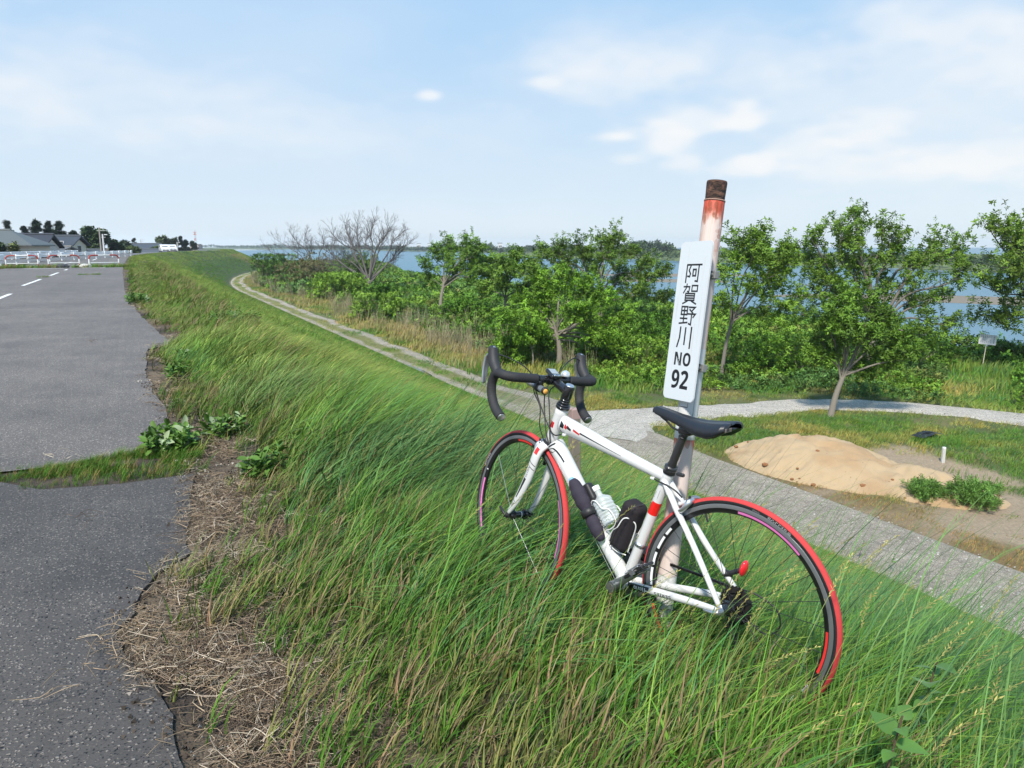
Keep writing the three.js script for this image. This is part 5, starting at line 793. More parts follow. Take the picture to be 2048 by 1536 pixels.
// a broad-leaved tree: limbs run from the trunk to given ends, side branches and leaf sprigs fill them
function limbTree({ name, label, group, base, trunk = [], ends, r0 = 0.09, leaves = 900, size = 1, color = rgb(0.062, 0.135, 0.022), seed = 1, mat = greyBark, twigs = 9, bare = false, category = 'tree', reach = 1, fine = 1 }) {
  const r = rng(seed * 977 + 3), t = thing(name, label, category, base.toArray(), 0, group), rel = (p) => p.clone().sub(base);
  const T = [V(0, -0.15, 0), ...trunk.map(rel)], fork = T[T.length - 1], limbs = [], spots = [], small = [];
  const TL = T.length > 1 ? new THREE.CatmullRomCurve3(T, false, 'centripetal') : null;
  part('trunk', TL ? tube(T, (q) => r0 * lerp(1.15, 0.72, q) * (1 + 0.25 * Math.exp(-q * 12)), { n: 9, steps: 12 }) : tube([V(0, -0.2, 0), V(0, 0.2, 0)], r0, { n: 9 }), mat, t);
  const start = (q) => (TL ? TL.getPoint(q) : V(0, 0.1, 0));
  ends.forEach((e) => {
    const E = rel(e), s0 = start(TL ? lerp(0.72, 1, r()) : 0), len = s0.distanceTo(E), m = s0.clone().lerp(E, 0.45).add(V((r() - 0.5) * len * 0.2, len * (0.06 + 0.08 * r()), (r() - 0.5) * len * 0.25)), m2 = s0.clone().lerp(E, 0.75).add(V((r() - 0.5) * len * 0.14, len * 0.03 * r(), (r() - 0.5) * len * 0.15));
    const C = new THREE.CatmullRomCurve3([s0, m, m2, E], false, 'centripetal'), rr = (bare ? 0.55 : 0.8) * r0 * clamp(0.30 + len * 0.05, 0.25, 0.62);
    limbs.push(tube(C.getPoints(12), (q) => rr * (1 - 0.85 * q) + 0.006, { n: 6, caps: false }));
    const nT = Math.round(twigs * clamp(len / 3, 0.5, 1.6));
    for (let k = 0; k < nT; k++) {
      const q = lerp(bare ? 0.28 : 0.32, 1, Math.pow((k + r()) / nT, 0.8)), p = C.getPoint(q), d = C.getTangent(q).multiplyScalar(0.7).add(V(r() - 0.5, r() - 0.3, r() - 0.5).multiplyScalar(1.7)).addScaledVector(WIND, bare ? 0.1 : 0.35).normalize(), l = clamp(len * 0.3, 0.45, bare ? 1.9 : 1.2) * (0.5 + 0.8 * r()) * (1.15 - 0.5 * q) * reach, tip = p.clone().addScaledVector(d, l), mid = p.clone().lerp(tip, 0.5).add(V((r() - 0.5) * l * 0.25, l * 0.10, (r() - 0.5) * l * 0.25));
      small.push(tube([p, mid, tip], (z) => (rr * (bare ? 0.34 : 0.30) * (1 - 0.5 * q) + 0.004) * (1 - 0.75 * z), { n: 4, steps: 5, caps: false }));
      spots.push([p.clone().lerp(mid, 0.7), mid, tip, d, l]);
      if (bare) for (let b = 0; b < 5 * fine; b++) { const u = 0.25 + 0.75 * r(), o = u < 0.5 ? p.clone().lerp(mid, u * 2) : mid.clone().lerp(tip, u * 2 - 1), d2 = d.clone().multiplyScalar(0.8).add(V(r() - 0.5, r() - 0.25, r() - 0.5).multiplyScalar(1.5)).normalize(), l2 = l * (0.3 + 0.4 * r()), e2 = o.clone().addScaledVector(d2, l2); small.push(tube([o, e2], [0.012, 0.007], { n: 3, caps: false })); for (let h = 0; h < 2; h++) { const o3 = o.clone().lerp(e2, 0.3 + 0.6 * r()); small.push(tube([o3, o3.clone().addScaledVector(d2.clone().add(V(r() - 0.5, r() - 0.3, r() - 0.5).multiplyScalar(1.4)).normalize(), l2 * 0.5)], [0.008, 0.005], { n: 3, caps: false })); } }
    }
  });
  part('branches', [...limbs, ...small], mat, t).userData.kind = 'stuff';
  if (!bare) {
    const list = []; for (let k = 0; k < leaves; k++) { const s = spots[Math.floor(r() * spots.length)], u = r(), p = (u < 0.35 ? s[0] : u < 0.6 ? s[1] : s[2]).clone().add(V((r() - 0.5), (r() - 0.5) * 0.8, (r() - 0.5)).multiplyScalar(0.8 * size)).addScaledVector(s[3], (r() - 0.3) * 0.3); const clump = 0.8 + 0.4 * hash2(Math.floor(p.x * 2), Math.floor(p.y * 2)); list.push({ x: p.x, y: p.y, z: p.z, s: size * (0.7 + 0.6 * r()), turn: r() * 6.28, rz: -0.75 + (r() - 0.5) * 1.2, rx: (r() - 0.5) * 1.3, c: tint(color, r, 0.25).multiplyScalar(clump), pick: Math.floor(r() * 3) }); }
    const crown = sub('crown', t); crown.userData.kind = 'stuff'; copies('leaves', treeSprigs, foliage, list, crown);
  }
  return t;
}
const PX = (list, d, wob = 0, seed = 1, low = 0) => { const r = rng(seed * 31); return list.map(([u, v0, dd]) => [u, v0 + low, dd]).map(([u, v, dd]) => at(u, v, d + (dd ?? (r() - 0.5) * wob))); };
const foot = (u, v) => { const p = onLevel(u, v, LOW); p.y = ground(p.x, p.z); return p; };
const depthOf = (p) => -(p.z * Math.cos(PITCH) + (p.y - EYE) * -Math.sin(PITCH) * -1) ;
function pxTree(o) { const b = foot(...o.foot), d = -((b.y - EYE) * Math.sin(-PITCH) * 1 + b.z * Math.cos(PITCH)); return limbTree({ ...o, base: b, trunk: PX(o.trunk ?? [], d, 0, o.seed), ends: PX(o.tips, d, o.deep ?? 3, o.seed, o.bare ? 4 : 8) }); }
pxTree({ name: 'small_tree', label: 'small leaning tree with forked pale trunk standing by the side path behind the sand heap', foot: [1660, 834], trunk: [[1672, 790], [1691, 742]], tips: [[1650, 640], [1672, 605], [1700, 590], [1740, 600], [1775, 630], [1805, 665], [1825, 705], [1770, 715], [1640, 670], [1700, 650], [1740, 665], [1730, 735], [1620, 700]], r0: 0.11, leaves: 1700, size: 0.72, color: rgb(0.135, 0.255, 0.032), seed: 3, mat: paleBark, deep: 2.2 });
pxTree({ name: 'spreading_tree', label: 'large wind-swept tree with wide flat crown behind the small leaning tree', foot: [1735, 752], trunk: [[1745, 690], [1760, 640]], tips: [[1595, 500], [1622, 470], [1660, 445], [1706, 420], [1762, 452], [1800, 470], [1868, 468], [1918, 478], [1925, 530], [1885, 585], [1912, 640], [1850, 662], [1650, 560], [1700, 520], [1760, 540], [1820, 530], [1610, 560], [1680, 470], [1840, 590], [1600, 620], [1700, 590]], r0: 0.16, leaves: 2300, size: 0.84, color: rgb(0.147, 0.259, 0.033), seed: 4, deep: 4 });
pxTree({ name: 'slender_tree', label: 'slender grey-stemmed tree just right of the marker post sign', foot: [1440, 764], trunk: [[1452, 690], [1470, 620]], tips: [[1466, 470], [1505, 480], [1522, 466], [1565, 490], [1580, 520], [1450, 530], [1500, 560], [1560, 560], [1600, 600], [1445, 590], [1530, 620]], r0: 0.09, leaves: 1300, size: 0.85, color: rgb(0.172, 0.300, 0.039), seed: 5, deep: 3 });
pxTree({ name: 'overhanging_tree', label: 'tree standing outside the right edge with branches reaching in over the river', foot: [2150, 765], trunk: [[2130, 690], [2115, 620]], tips: [[1978, 450], [2005, 460], [2040, 450], [1992, 520], [1965, 565], [1955, 620], [1995, 640], [2035, 560], [2100, 440], [2150, 470], [2060, 600], [2180, 560], [2050, 500]], r0: 0.14, leaves: 1500, size: 0.85, color: rgb(0.162, 0.270, 0.039), seed: 6, deep: 2.5 });
pxTree({ name: 'round_tree', label: 'rounded leafy tree with straight grey trunk behind the bicycle handlebar', foot: [1117, 737], trunk: [[1119, 700], [1112, 660]], tips: [[1010, 640], [1042, 590], [1082, 560], [1122, 550], [1172, 560], [1215, 590], [1242, 640], [1205, 665], [1060, 665], [1000, 690], [1150, 620], [1090, 610], [1180, 610], [1230, 690], [1030, 705], [1050, 715], [1185, 715], [1000, 720], [1235, 715], [1090, 690]], r0: 0.15, leaves: 3000, size: 0.86, color: rgb(0.172, 0.332, 0.033), seed: 7, mat: paleBark, deep: 4 });
pxTree({ name: 'broad_tree', label: 'broad leafy tree with bare twigs rising from its top left of the marker sign', foot: [1200, 665], trunk: [[1200, 630], [1195, 590]], tips: [[1080, 500], [1112, 490], [1152, 485], [1200, 480], [1228, 470], [1262, 495], [1300, 520], [1328, 535], [1280, 580], [1120, 540], [1180, 530], [1240, 550], [1060, 540], [1330, 590]], r0: 0.2, leaves: 2400, size: 1.0, color: rgb(0.137, 0.239, 0.036), seed: 8, deep: 6 });
pxTree({ name: 'round_tree', label: 'leafy tree with thin white trunk standing left of centre against the blue river', foot: [882, 642], trunk: [[882, 600], [888, 565]], tips: [[848, 520], [868, 490], [900, 483], [932, 480], [957, 490], [990, 512], [1022, 518], [852, 548], [920, 530], [970, 540], [900, 520], [950, 515]], r0: 0.16, leaves: 1700, size: 1.0, color: rgb(0.143, 0.270, 0.036), seed: 9, mat: paleBark, deep: 6 });
pxTree({ name: 'round_tree', label: 'low leafy tree in the gap between the two broad trees by the river', foot: [1012, 652], trunk: [[1012, 615], [1010, 590]], tips: [[975, 540], [1005, 525], [1032, 512], [1062, 520], [1082, 560], [960, 570], [1000, 560], [1050, 575]], r0: 0.15, leaves: 1000, size: 1.2, color: rgb(0.157, 0.280, 0.039), seed: 10, deep: 5 });
pxTree({ name: 'sapling', label: 'thin pale sapling just left of the round tree behind the handlebar', foot: [1064, 742], trunk: [[1066, 715], [1062, 690]], tips: [[1045, 675], [1080, 670], [1060, 655]], r0: 0.045, leaves: 260, size: 0.8, color: rgb(0.172, 0.332, 0.033), seed: 11, mat: paleBark, deep: 1, category: 'sapling' });
// leafless trees farther along the bank
pxTree({ name: 'bare_tree', label: 'leafless many-stemmed tree spreading pale branches against sky and river', foot: [740, 592], trunk: [[738, 560]], tips: [[640, 490], [662, 462], [690, 450], [715, 448], [750, 437], [780, 450], [812, 456], [822, 482], [800, 500], [770, 470], [735, 470], [700, 480], [680, 505], [790, 520], [655, 520]], r0: 0.30, seed: 12, mat: deadBark, twigs: 13, bare: true, deep: 8 });
pxTree({ name: 'bare_tree', label: 'leafless tree rising out of the brown thicket left of the other bare tree', foot: [640, 572], trunk: [[632, 548]], tips: [[548, 472], [578, 458], [610, 462], [645, 468], [670, 474], [530, 492], [620, 484], [590, 484]], r0: 0.22, seed: 13, mat: deadBark, twigs: 10, bare: true, deep: 8 });

// ---------------------------------------------------------------- shrubs and undergrowth of the flood plain
const edgeShrub = (s) => 18.6 + 2.2 * (fbm(s * 0.12 + 3, 5, 2) - 0.5) * 2 + 8.5 * smooth(29, 21, s) + 2 * smooth(70, 110, s) * 0 - 2.2 * smooth(75, 120, s);
function shrub(name, label, group, u, v, w, h, { color = rgb(0.062, 0.135, 0.022), n = 500, size = 1, seed = 1, stems = greyBark, geo = bushSprigs, mat = thicket } = {}) {
  const b = foot(u, v), r = rng(seed * 131 + 7), t = thing(name, label, 'shrub', b.toArray(), 0, group), st = [], list = [];
  for (let k = 0; k < 9; k++) { const a = r() * 6.28, q = Math.sqrt(r()) * w * 0.4; st.push(tube([[0, -0.1, 0], [Math.cos(a) * q * 0.5, h * 0.45, Math.sin(a) * q * 0.5], [Math.cos(a) * q, h * (0.6 + 0.35 * r()), Math.sin(a) * q]], [0.03, 0.01], { n: 5, steps: 6, caps: false })); }
  part('stems', st, stems, t);
  const lobes = Array.from({ length: 9 }, () => { const a = r() * 6.28, q = Math.sqrt(r()) * w * 0.33; return [Math.cos(a) * q, h * (0.25 + 0.5 * r()), Math.sin(a) * q, w * (0.16 + 0.14 * r())]; });
  for (let k = 0; k < n; k++) { const l = lobes[Math.floor(r() * lobes.length)], d = V(r() - 0.5, r() - 0.4, r() - 0.5).normalize(), q = l[3] * Math.pow(r(), 0.33), y = l[1] + d.y * q * 0.9; if (y < 0.05) continue; list.push({ x: l[0] + d.x * q, y: Math.min(y, h * 1.05), z: l[2] + d.z * q, s: size * (0.7 + 0.6 * r()), turn: r() * 6.28, rx: (r() - 0.5) * 1.6, rz: -0.4 + (r() - 0.5) * 1.6, c: tint(color, r, 0.3), pick: Math.floor(r() * geo.length) }); }
  const f = sub('foliage', t); f.userData.kind = 'stuff'; copies('leaves', geo, mat, list, f); return t;
}
{
  const dense = rgb(0.085, 0.195, 0.020), lite = rgb(0.165, 0.295, 0.036), G = 'shrubs of the thicket between track and river';
  [[690, 600, 9, 2.7, 'leafy green shrub at the foot of the larger leafless tree'], [790, 612, 6, 2.2, 'leafy green shrub left of the white-trunked tree'], [930, 650, 5, 1.8, 'leafy green shrub right of the white-trunked tree'], [760, 640, 5, 2.0, 'leafy green shrub nearest the track left of the white-trunked tree'], [1010, 690, 3.6, 1.5, 'leafy green shrub left of the round tree behind the handlebar'], [1180, 722, 3.8, 1.6, 'leafy green shrub right of the round tree behind the handlebar'], [1270, 735, 4, 1.6, 'leafy green shrub midway between round tree and marker post'], [1320, 700, 4.4, 2.0, 'leafy green shrub behind the sign of the marker post'], [1520, 750, 4.2, 1.8, 'leafy green shrub right of the slender grey-stemmed tree'], [1600, 754, 4.0, 1.6, 'leafy green shrub behind the small leaning tree on its left'], [1830, 748, 3.6, 1.3, 'leafy green shrub right of the small leaning tree'], [1100, 612, 6, 2.6, 'tall leafy green shrub behind the round tree behind the handlebar']].forEach(([u, v, w, h, l], k) => shrub('thicket_shrub', l, G, u, v, w, h, { color: k % 3 ? dense : lite, n: Math.round(60 * w * h), size: clamp(0.6 + (740 - v) * 0.004, 0.7, 1.4), seed: 20 + k }));
  shrub('brown_shrub', 'large brownish twiggy shrub under the left leafless tree', null, 625, 580, 12, 4.6, { color: rgb(0.15, 0.14, 0.07), n: 1000, size: 1.1, seed: 60, stems: deadBark });
  shrub('dark_shrub', 'dark green shrub at the far end of the gravel track beside the bare earth', null, 545, 560, 10, 4.2, { color: rgb(0.099, 0.197, 0.033), n: 900, size: 1.5, seed: 61 });
  shrub('dark_shrub', 'dark rounded shrub standing behind the stem of the larger leafless tree', null, 712, 566, 8, 4.6, { color: rgb(0.111, 0.176, 0.049), n: 700, size: 1.5, seed: 62 });
  shrub('dark_shrub', 'dark low shrub beneath the white notice board near the river', null, 2032, 738, 2.4, 1.1, { color: rgb(0.085, 0.176, 0.033), n: 320, size: 0.8, seed: 63 });
  shrub('feathery_bush', 'feathery green bush growing at the right foot of the sand heap', null, 1850, 1000, 1.05, 0.38, { color: rgb(0.155, 0.311, 0.072), n: 200, size: 0.40, seed: 64, geo: featherSprigs });
  shrub('feathery_bush', 'larger feathery green bush right of the sand heap beside the bare sand', null, 1945, 1012, 1.5, 0.46, { color: rgb(0.155, 0.311, 0.072), n: 300, size: 0.40, seed: 65, geo: featherSprigs });
  const u = stuff('undergrowth', 'dense green undergrowth covering the ground between the track and the river');
  const undH = (s, L) => (0.35 + 1.5 * fbm(s * 0.17 + 20, L * 0.17, 3) * smooth(0, 3.5, L - edgeShrub(s)) * (s < 26 ? 0.28 : 0.8)) * (0.75 + 0.5 * fbm(s * 0.9, L * 0.9, 2)) * smooth(49, 43, L);
  copies('leaves', bushSprigs, thicket, spread(9, -6, 260, 16, 48, (d) => (d < 45 ? 20 : d < 80 ? 11 : 4), (s, L, r, dist) => {
    if (L < edgeShrub(s) + (r() - 0.5) * 1.2) return null;
    if (Math.abs(s - L * 0.61) < 1.5 && L > 28 && L < 38) return null;                                   // trodden gap in front of the notice board
    const h = undH(s, L), n = fbm(s * 0.35 + 2, L * 0.35, 3), q = Math.pow(r(), 0.4);
    const c = dense.clone().lerp(lite, smooth(0.4, 0.62, n)).lerp(rgb(0.075, 0.16, 0.05), smooth(0.55, 0.62, fbm(s * 0.22 + 50, L * 0.3, 2)) * 0.8).lerp(rgb(0.20, 0.19, 0.065), smooth(0.62, 0.8, fbm(s * 0.5, L * 0.6 + 30, 3)) * 0.7);
    return { y: height(s, L) + h * q, s: (dist < 45 ? 0.75 : dist < 80 ? 1.15 : 2.0) * (0.65 + 0.7 * r()), turn: r() * 6.28, rx: (r() - 0.5) * 1.6, rz: -0.35 + (r() - 0.5) * 1.6, c: tint(c, r, 0.3), pick: Math.floor(r() * 3) };
  }), u);
  // dead reeds standing at the edge of the thicket
  const reed = [0, 1, 2].map((k) => { const r = rng(350 + k), gs = []; for (let i = 0; i < 7; i++) { const x = (r() - 0.5) * 0.5, z = (r() - 0.5) * 0.5, h = 0.7 + r() * 0.8, l = (r() - 0.35) * 0.5; const t = tube([[x, 0, z], [x + l * 0.3, h * 0.6, z], [x + l, h, z]], [0.009, 0.006], { n: 3, steps: 3, caps: false }); const q = 0.7 + r() * 0.6; t.setAttribute('color', new THREE.Float32BufferAttribute(Array.from({ length: t.attributes.position.count }, () => [q, q, q]).flat(), 3)); gs.push(t); } return merge(gs); });
  const rd = stuff('dry_reeds', 'thin standing stalks of dead tan reeds at the edge of the thicket');
  copies('reeds', reed, std(0xffffff, 0.9, { vertexColors: true }), spread(10, 31, 150, 15.5, 26, (d) => (d < 60 ? 2.6 : 1.5), (s, L, r) => {
    const e = edgeShrub(s), f = Math.exp(-(((L - e + 0.6) / 1.3) ** 2)) * smooth(0.34, 0.56, fbm(s * 0.16 + 70, L * 0.3, 2)) + 0.04 * smooth(-1, 1, L - e); if (r() > f) return null;
    return { s: 0.8 + 0.6 * r(), turn: r() * 6.3, c: tint(rgb(0.34, 0.29, 0.18), r, 0.3), pick: Math.floor(r() * 3) };
  }), rd);
}
// ---------------------------------------------------------------- broad-leaved weeds near the bicycle and on the verge, each with leaves of its own
{
  const leafShape = (l, w, fold) => { const N = 7, pos = [], idx = []; for (let i = 0; i <= N; i++) { const t = i / N, q = w * Math.pow(Math.sin(Math.PI * Math.pow(t, 0.72)), 0.9) * (1 - 0.25 * t), y = -0.25 * l * t * t; for (const s of [-1, 0, 1]) pos.push(t * l, y + Math.abs(s) * fold * q, s * q); if (i) { const p = i * 3; for (const o of [0, 1]) idx.push(p - 3 + o, p + o, p - 2 + o, p - 2 + o, p + o, p + 1 + o); } } const g = new THREE.BufferGeometry(); g.setAttribute('position', new THREE.Float32BufferAttribute(pos, 3)); g.setIndex(idx); g.computeVertexNormals(); return g; };
  const forms = [leafShape(0.11, 0.042, 0.25), leafShape(0.14, 0.05, 0.18), leafShape(0.085, 0.034, 0.3)], tones = [0.8, 1, 1.25].map((k) => phys(rgb(0.115 * k, 0.26 * k, 0.035 * k), 0.55, { transmission: 0.35, thickness: 0 })), stalk = std(rgb(0.09, 0.055, 0.035), 0.7);
  const weed = (label, s, L, h, n, seed, size = 1) => {
    const r = rng(seed), [x, z] = SLto(s, L), t = thing('broadleaf_weed', label, 'weed', [x, height(s, L), z]), S = [V(0, -0.02, 0), V(0.03, h * 0.5, 0.01), V(0.10 * h + 0.03, h, 0)], C = new THREE.CatmullRomCurve3(S);
    part('stem', tube(S, [0.0035, 0.002], { n: 6, steps: 8 }), stalk, t);
    for (let k = 0; k < n; k++) { const q = lerp(0.5, 1, (k + 0.5) / n), p = C.getPoint(q), m = part('leaf', forms[Math.floor(r() * 3)], tones[Math.floor(r() * 3)], t); m.position.copy(p); m.rotation.set((r() - 0.5) * 0.7, k * 2.4 + r() * 0.6, 0.25 + (r() - 0.5) * 0.7, 'YXZ'); m.scale.setScalar(size * (0.6 + 0.6 * r())); }
    return t;
  };
  const put = (u, v, hh) => { const d = ray(u, v); for (let k = 0.5; k < 30; k += 0.02) { const p = d.clone().multiplyScalar(k).add(V(0, EYE, 0)), [s, L] = toSL(p.x, p.z); if (p.y < height(s, L) + hh) return [s, L]; } return [3, 1]; };
  const spots = [['broad-leaved weed with dark stem rising against the gravel right of the rear wheel', 1782, 1110, 0.42, 11], ['tall broad-leaved weed near the right edge of the grass', 1985, 1275, 0.40, 14], ['broad-leaved weed just left of the tall weed near the right edge', 1915, 1290, 0.38, 13], ['low broad-leaved weed deep in the grass below the rear wheel', 1745, 1460, 0.34, 9], ['large-leaved weed in the grass right of the rear tyre bottom', 1820, 1350, 0.36, 11], ['weed with pale leaves among the grass behind the rear wheel', 1720, 1085, 0.44, 8]];
  spots.forEach(([l, u, v, h, n], k) => { const [s, L] = put(u, v, h * 0.9); weed(l, s, L, h, n, 500 + k, 0.5); });
  // silvery mugwort clumps along the asphalt
  const mugSprigs = [0, 1].map((k) => sprigGeo(430 + k, { n: 9, len: 0.055, wide: 0.5, open: 0.9, stem: 0.10, droop: 0.2 })), G = 'mugwort clumps along the asphalt edge';
  const mug = (label, s, L, w, h, n, seed) => { const r = rng(seed), [x, z] = SLto(s, L), t = thing('mugwort_clump', label, 'weed', [x, 0, z], 0, G), st = [], list = []; for (let k = 0; k < 7; k++) { const a = r() * 6.28, q = w * 0.4 * r(); st.push(tube([[0, 0, 0], [Math.cos(a) * q, h * 0.7, Math.sin(a) * q]], 0.003, { n: 4 })); } for (let k = 0; k < n; k++) { const a = r() * 6.28, q = Math.sqrt(r()) * w * 0.5, pale = r() < 0.14; list.push({ x: Math.cos(a) * q, y: h * (0.15 + 0.7 * r()) * (1 - 0.5 * q / w), z: Math.sin(a) * q, s: 0.7 + 0.7 * r(), turn: r() * 6.3, rx: (r() - 0.5) * 1.4, rz: (r() - 0.5) * 1.4, c: pale ? tint(rgb(0.30, 0.38, 0.24), r, 0.15) : tint(rgb(0.115, 0.225, 0.045), r, 0.25), pick: r() < 0.5 ? 0 : 1 }); } part('stems', st, stalk, t); const f = sub('foliage', t); f.userData.kind = 'stuff'; copies('leaves', mugSprigs, foliage, list, f); };
  mug('silvery mugwort clump at the right end of the grassy joint across the road', 5.95, 0.12, 0.36, 0.12, 60, 1); mug('small mugwort clump on the verge beyond the grassy joint', 6.15, 0.52, 0.3, 0.11, 40, 2); mug('mugwort clump at the notch in the asphalt edge', 9.3, 0.3, 0.24, 0.08, 24, 3); mug('broad dark mugwort patch on the verge above the notch', 14.5, 1.5, 0.9, 0.30, 160, 4); mug('mugwort clump spilling over the road edge farthest along', 21.6, -0.05, 0.6, 0.28, 70, 5); mug('pale mugwort sprig in the dead stalks below the joint', 4.9, 0.62, 0.22, 0.14, 26, 6); mug('low mugwort clump midway up the asphalt edge', 10.6, 0.5, 0.24, 0.08, 26, 7);
}
// ---------------------------------------------------------------- small things on the slope and the flood plain
{
  const wood = std(rgb(0.26, 0.22, 0.18), 0.95, { bumpMap: grainMap, bumpScale: 0.004 });
  const s = thing('wooden_stake', 'grey weathered wooden stake standing in the slope behind the bicycle head tube', 'stake', [0.325, -0.25, -3.6]);
  part('shaft', [box(0.047, 0.93, 0.047, 0, 0.465, 0, 0.004)].map((g) => g.rotateY(0.4).rotateZ(0.02)), wood, s); part('painted_tip', box(0.0485, 0.052, 0.0485, 0, 0, 0, 0.004).rotateY(0.4).rotateZ(0.02).translate(-0.019, 0.935, 0), std(rgb(0.36, 0.24, 0.22), 0.9), s);
  const b = foot(1885, 927), k = thing('white_stake', 'short white concrete stake on the flood plain right of the sand heap', 'stake', b.toArray());
  part('shaft', box(0.085, 0.5, 0.085, 0, 0.18, 0, 0.01), std(rgb(0.62, 0.61, 0.58), 0.9, { bumpMap: grainMap, bumpScale: 0.01 }), k); part('worn_top', box(0.083, 0.05, 0.083, 0, 0.44, 0, 0.012), std(rgb(0.72, 0.72, 0.71), 0.8), k);
  const t = foot(1852, 880), r = rng(91), tarp = thing('black_tarp', 'crumpled black plastic sheet lying on the grass beyond the sand heap', 'tarp', [t.x, t.y + 0.11, t.z], 0.5);
  part('sheet', grid(22, 12, (i, j) => { const x = (i / 21 - 0.5) * 1.1, z = (j / 11 - 0.5) * 0.45; return { p: [x, 0.04 + 0.09 * fbm(x * 6, z * 9, 3) * (1 - (2 * x / 1.15) ** 2), z + 0.1 * (noise(x * 4, 3) - 0.5)] }; }), phys(rgb(0.012, 0.012, 0.013), 0.4), tarp); part('fold', tube([[-0.4, 0.07, 0.02], [0, 0.10, -0.05], [0.4, 0.06, 0.06]], 0.022, { steps: 10, flat: [1, 0.5] }), phys(rgb(0.012, 0.012, 0.013), 0.45), tarp);
  const nb = foot(1962, 752), n = thing('notice_board', 'white notice board on a thin post near the river at the right edge', 'notice board', nb.toArray(), -0.62); n.rotation.z = -0.05;
  part('post', tube([[0, -0.2, 0], [0, 1.75, 0]], 0.022, { n: 10 }), std(rgb(0.55, 0.52, 0.40), 0.7), n);
  part('board', box(0.72, 0.48, 0.012, 0.03, 1.55, 0.03, 0.004), std(rgb(0.78, 0.77, 0.80), 0.6), n);
  part('print', new THREE.PlaneGeometry(0.70, 0.46).translate(0.03, 1.55, 0.0385), std(0xffffff, 0.6, { map: picture(256, 168, (x, w, h) => { x.fillStyle = '#efeef4'; x.fillRect(0, 0, w, h); x.fillStyle = '#33323a'; for (let i = 0; i < 4; i++) { x.fillRect(w * 0.83, h * (0.12 + i * 0.2), 20, 5); x.fillRect(w * 0.85, h * (0.12 + i * 0.2), 5, 20); x.fillRect(w * 0.83, h * (0.12 + i * 0.2) + 14, 20, 4); } x.fillStyle = '#8a8994'; for (let c = 0; c < 6; c++) for (let i = 0; i < 11; i++) if (hash2(c, i) > 0.3) x.fillRect(w * (0.10 + c * 0.11), h * (0.10 + i * 0.07), 9, 6); }) }), n);
}
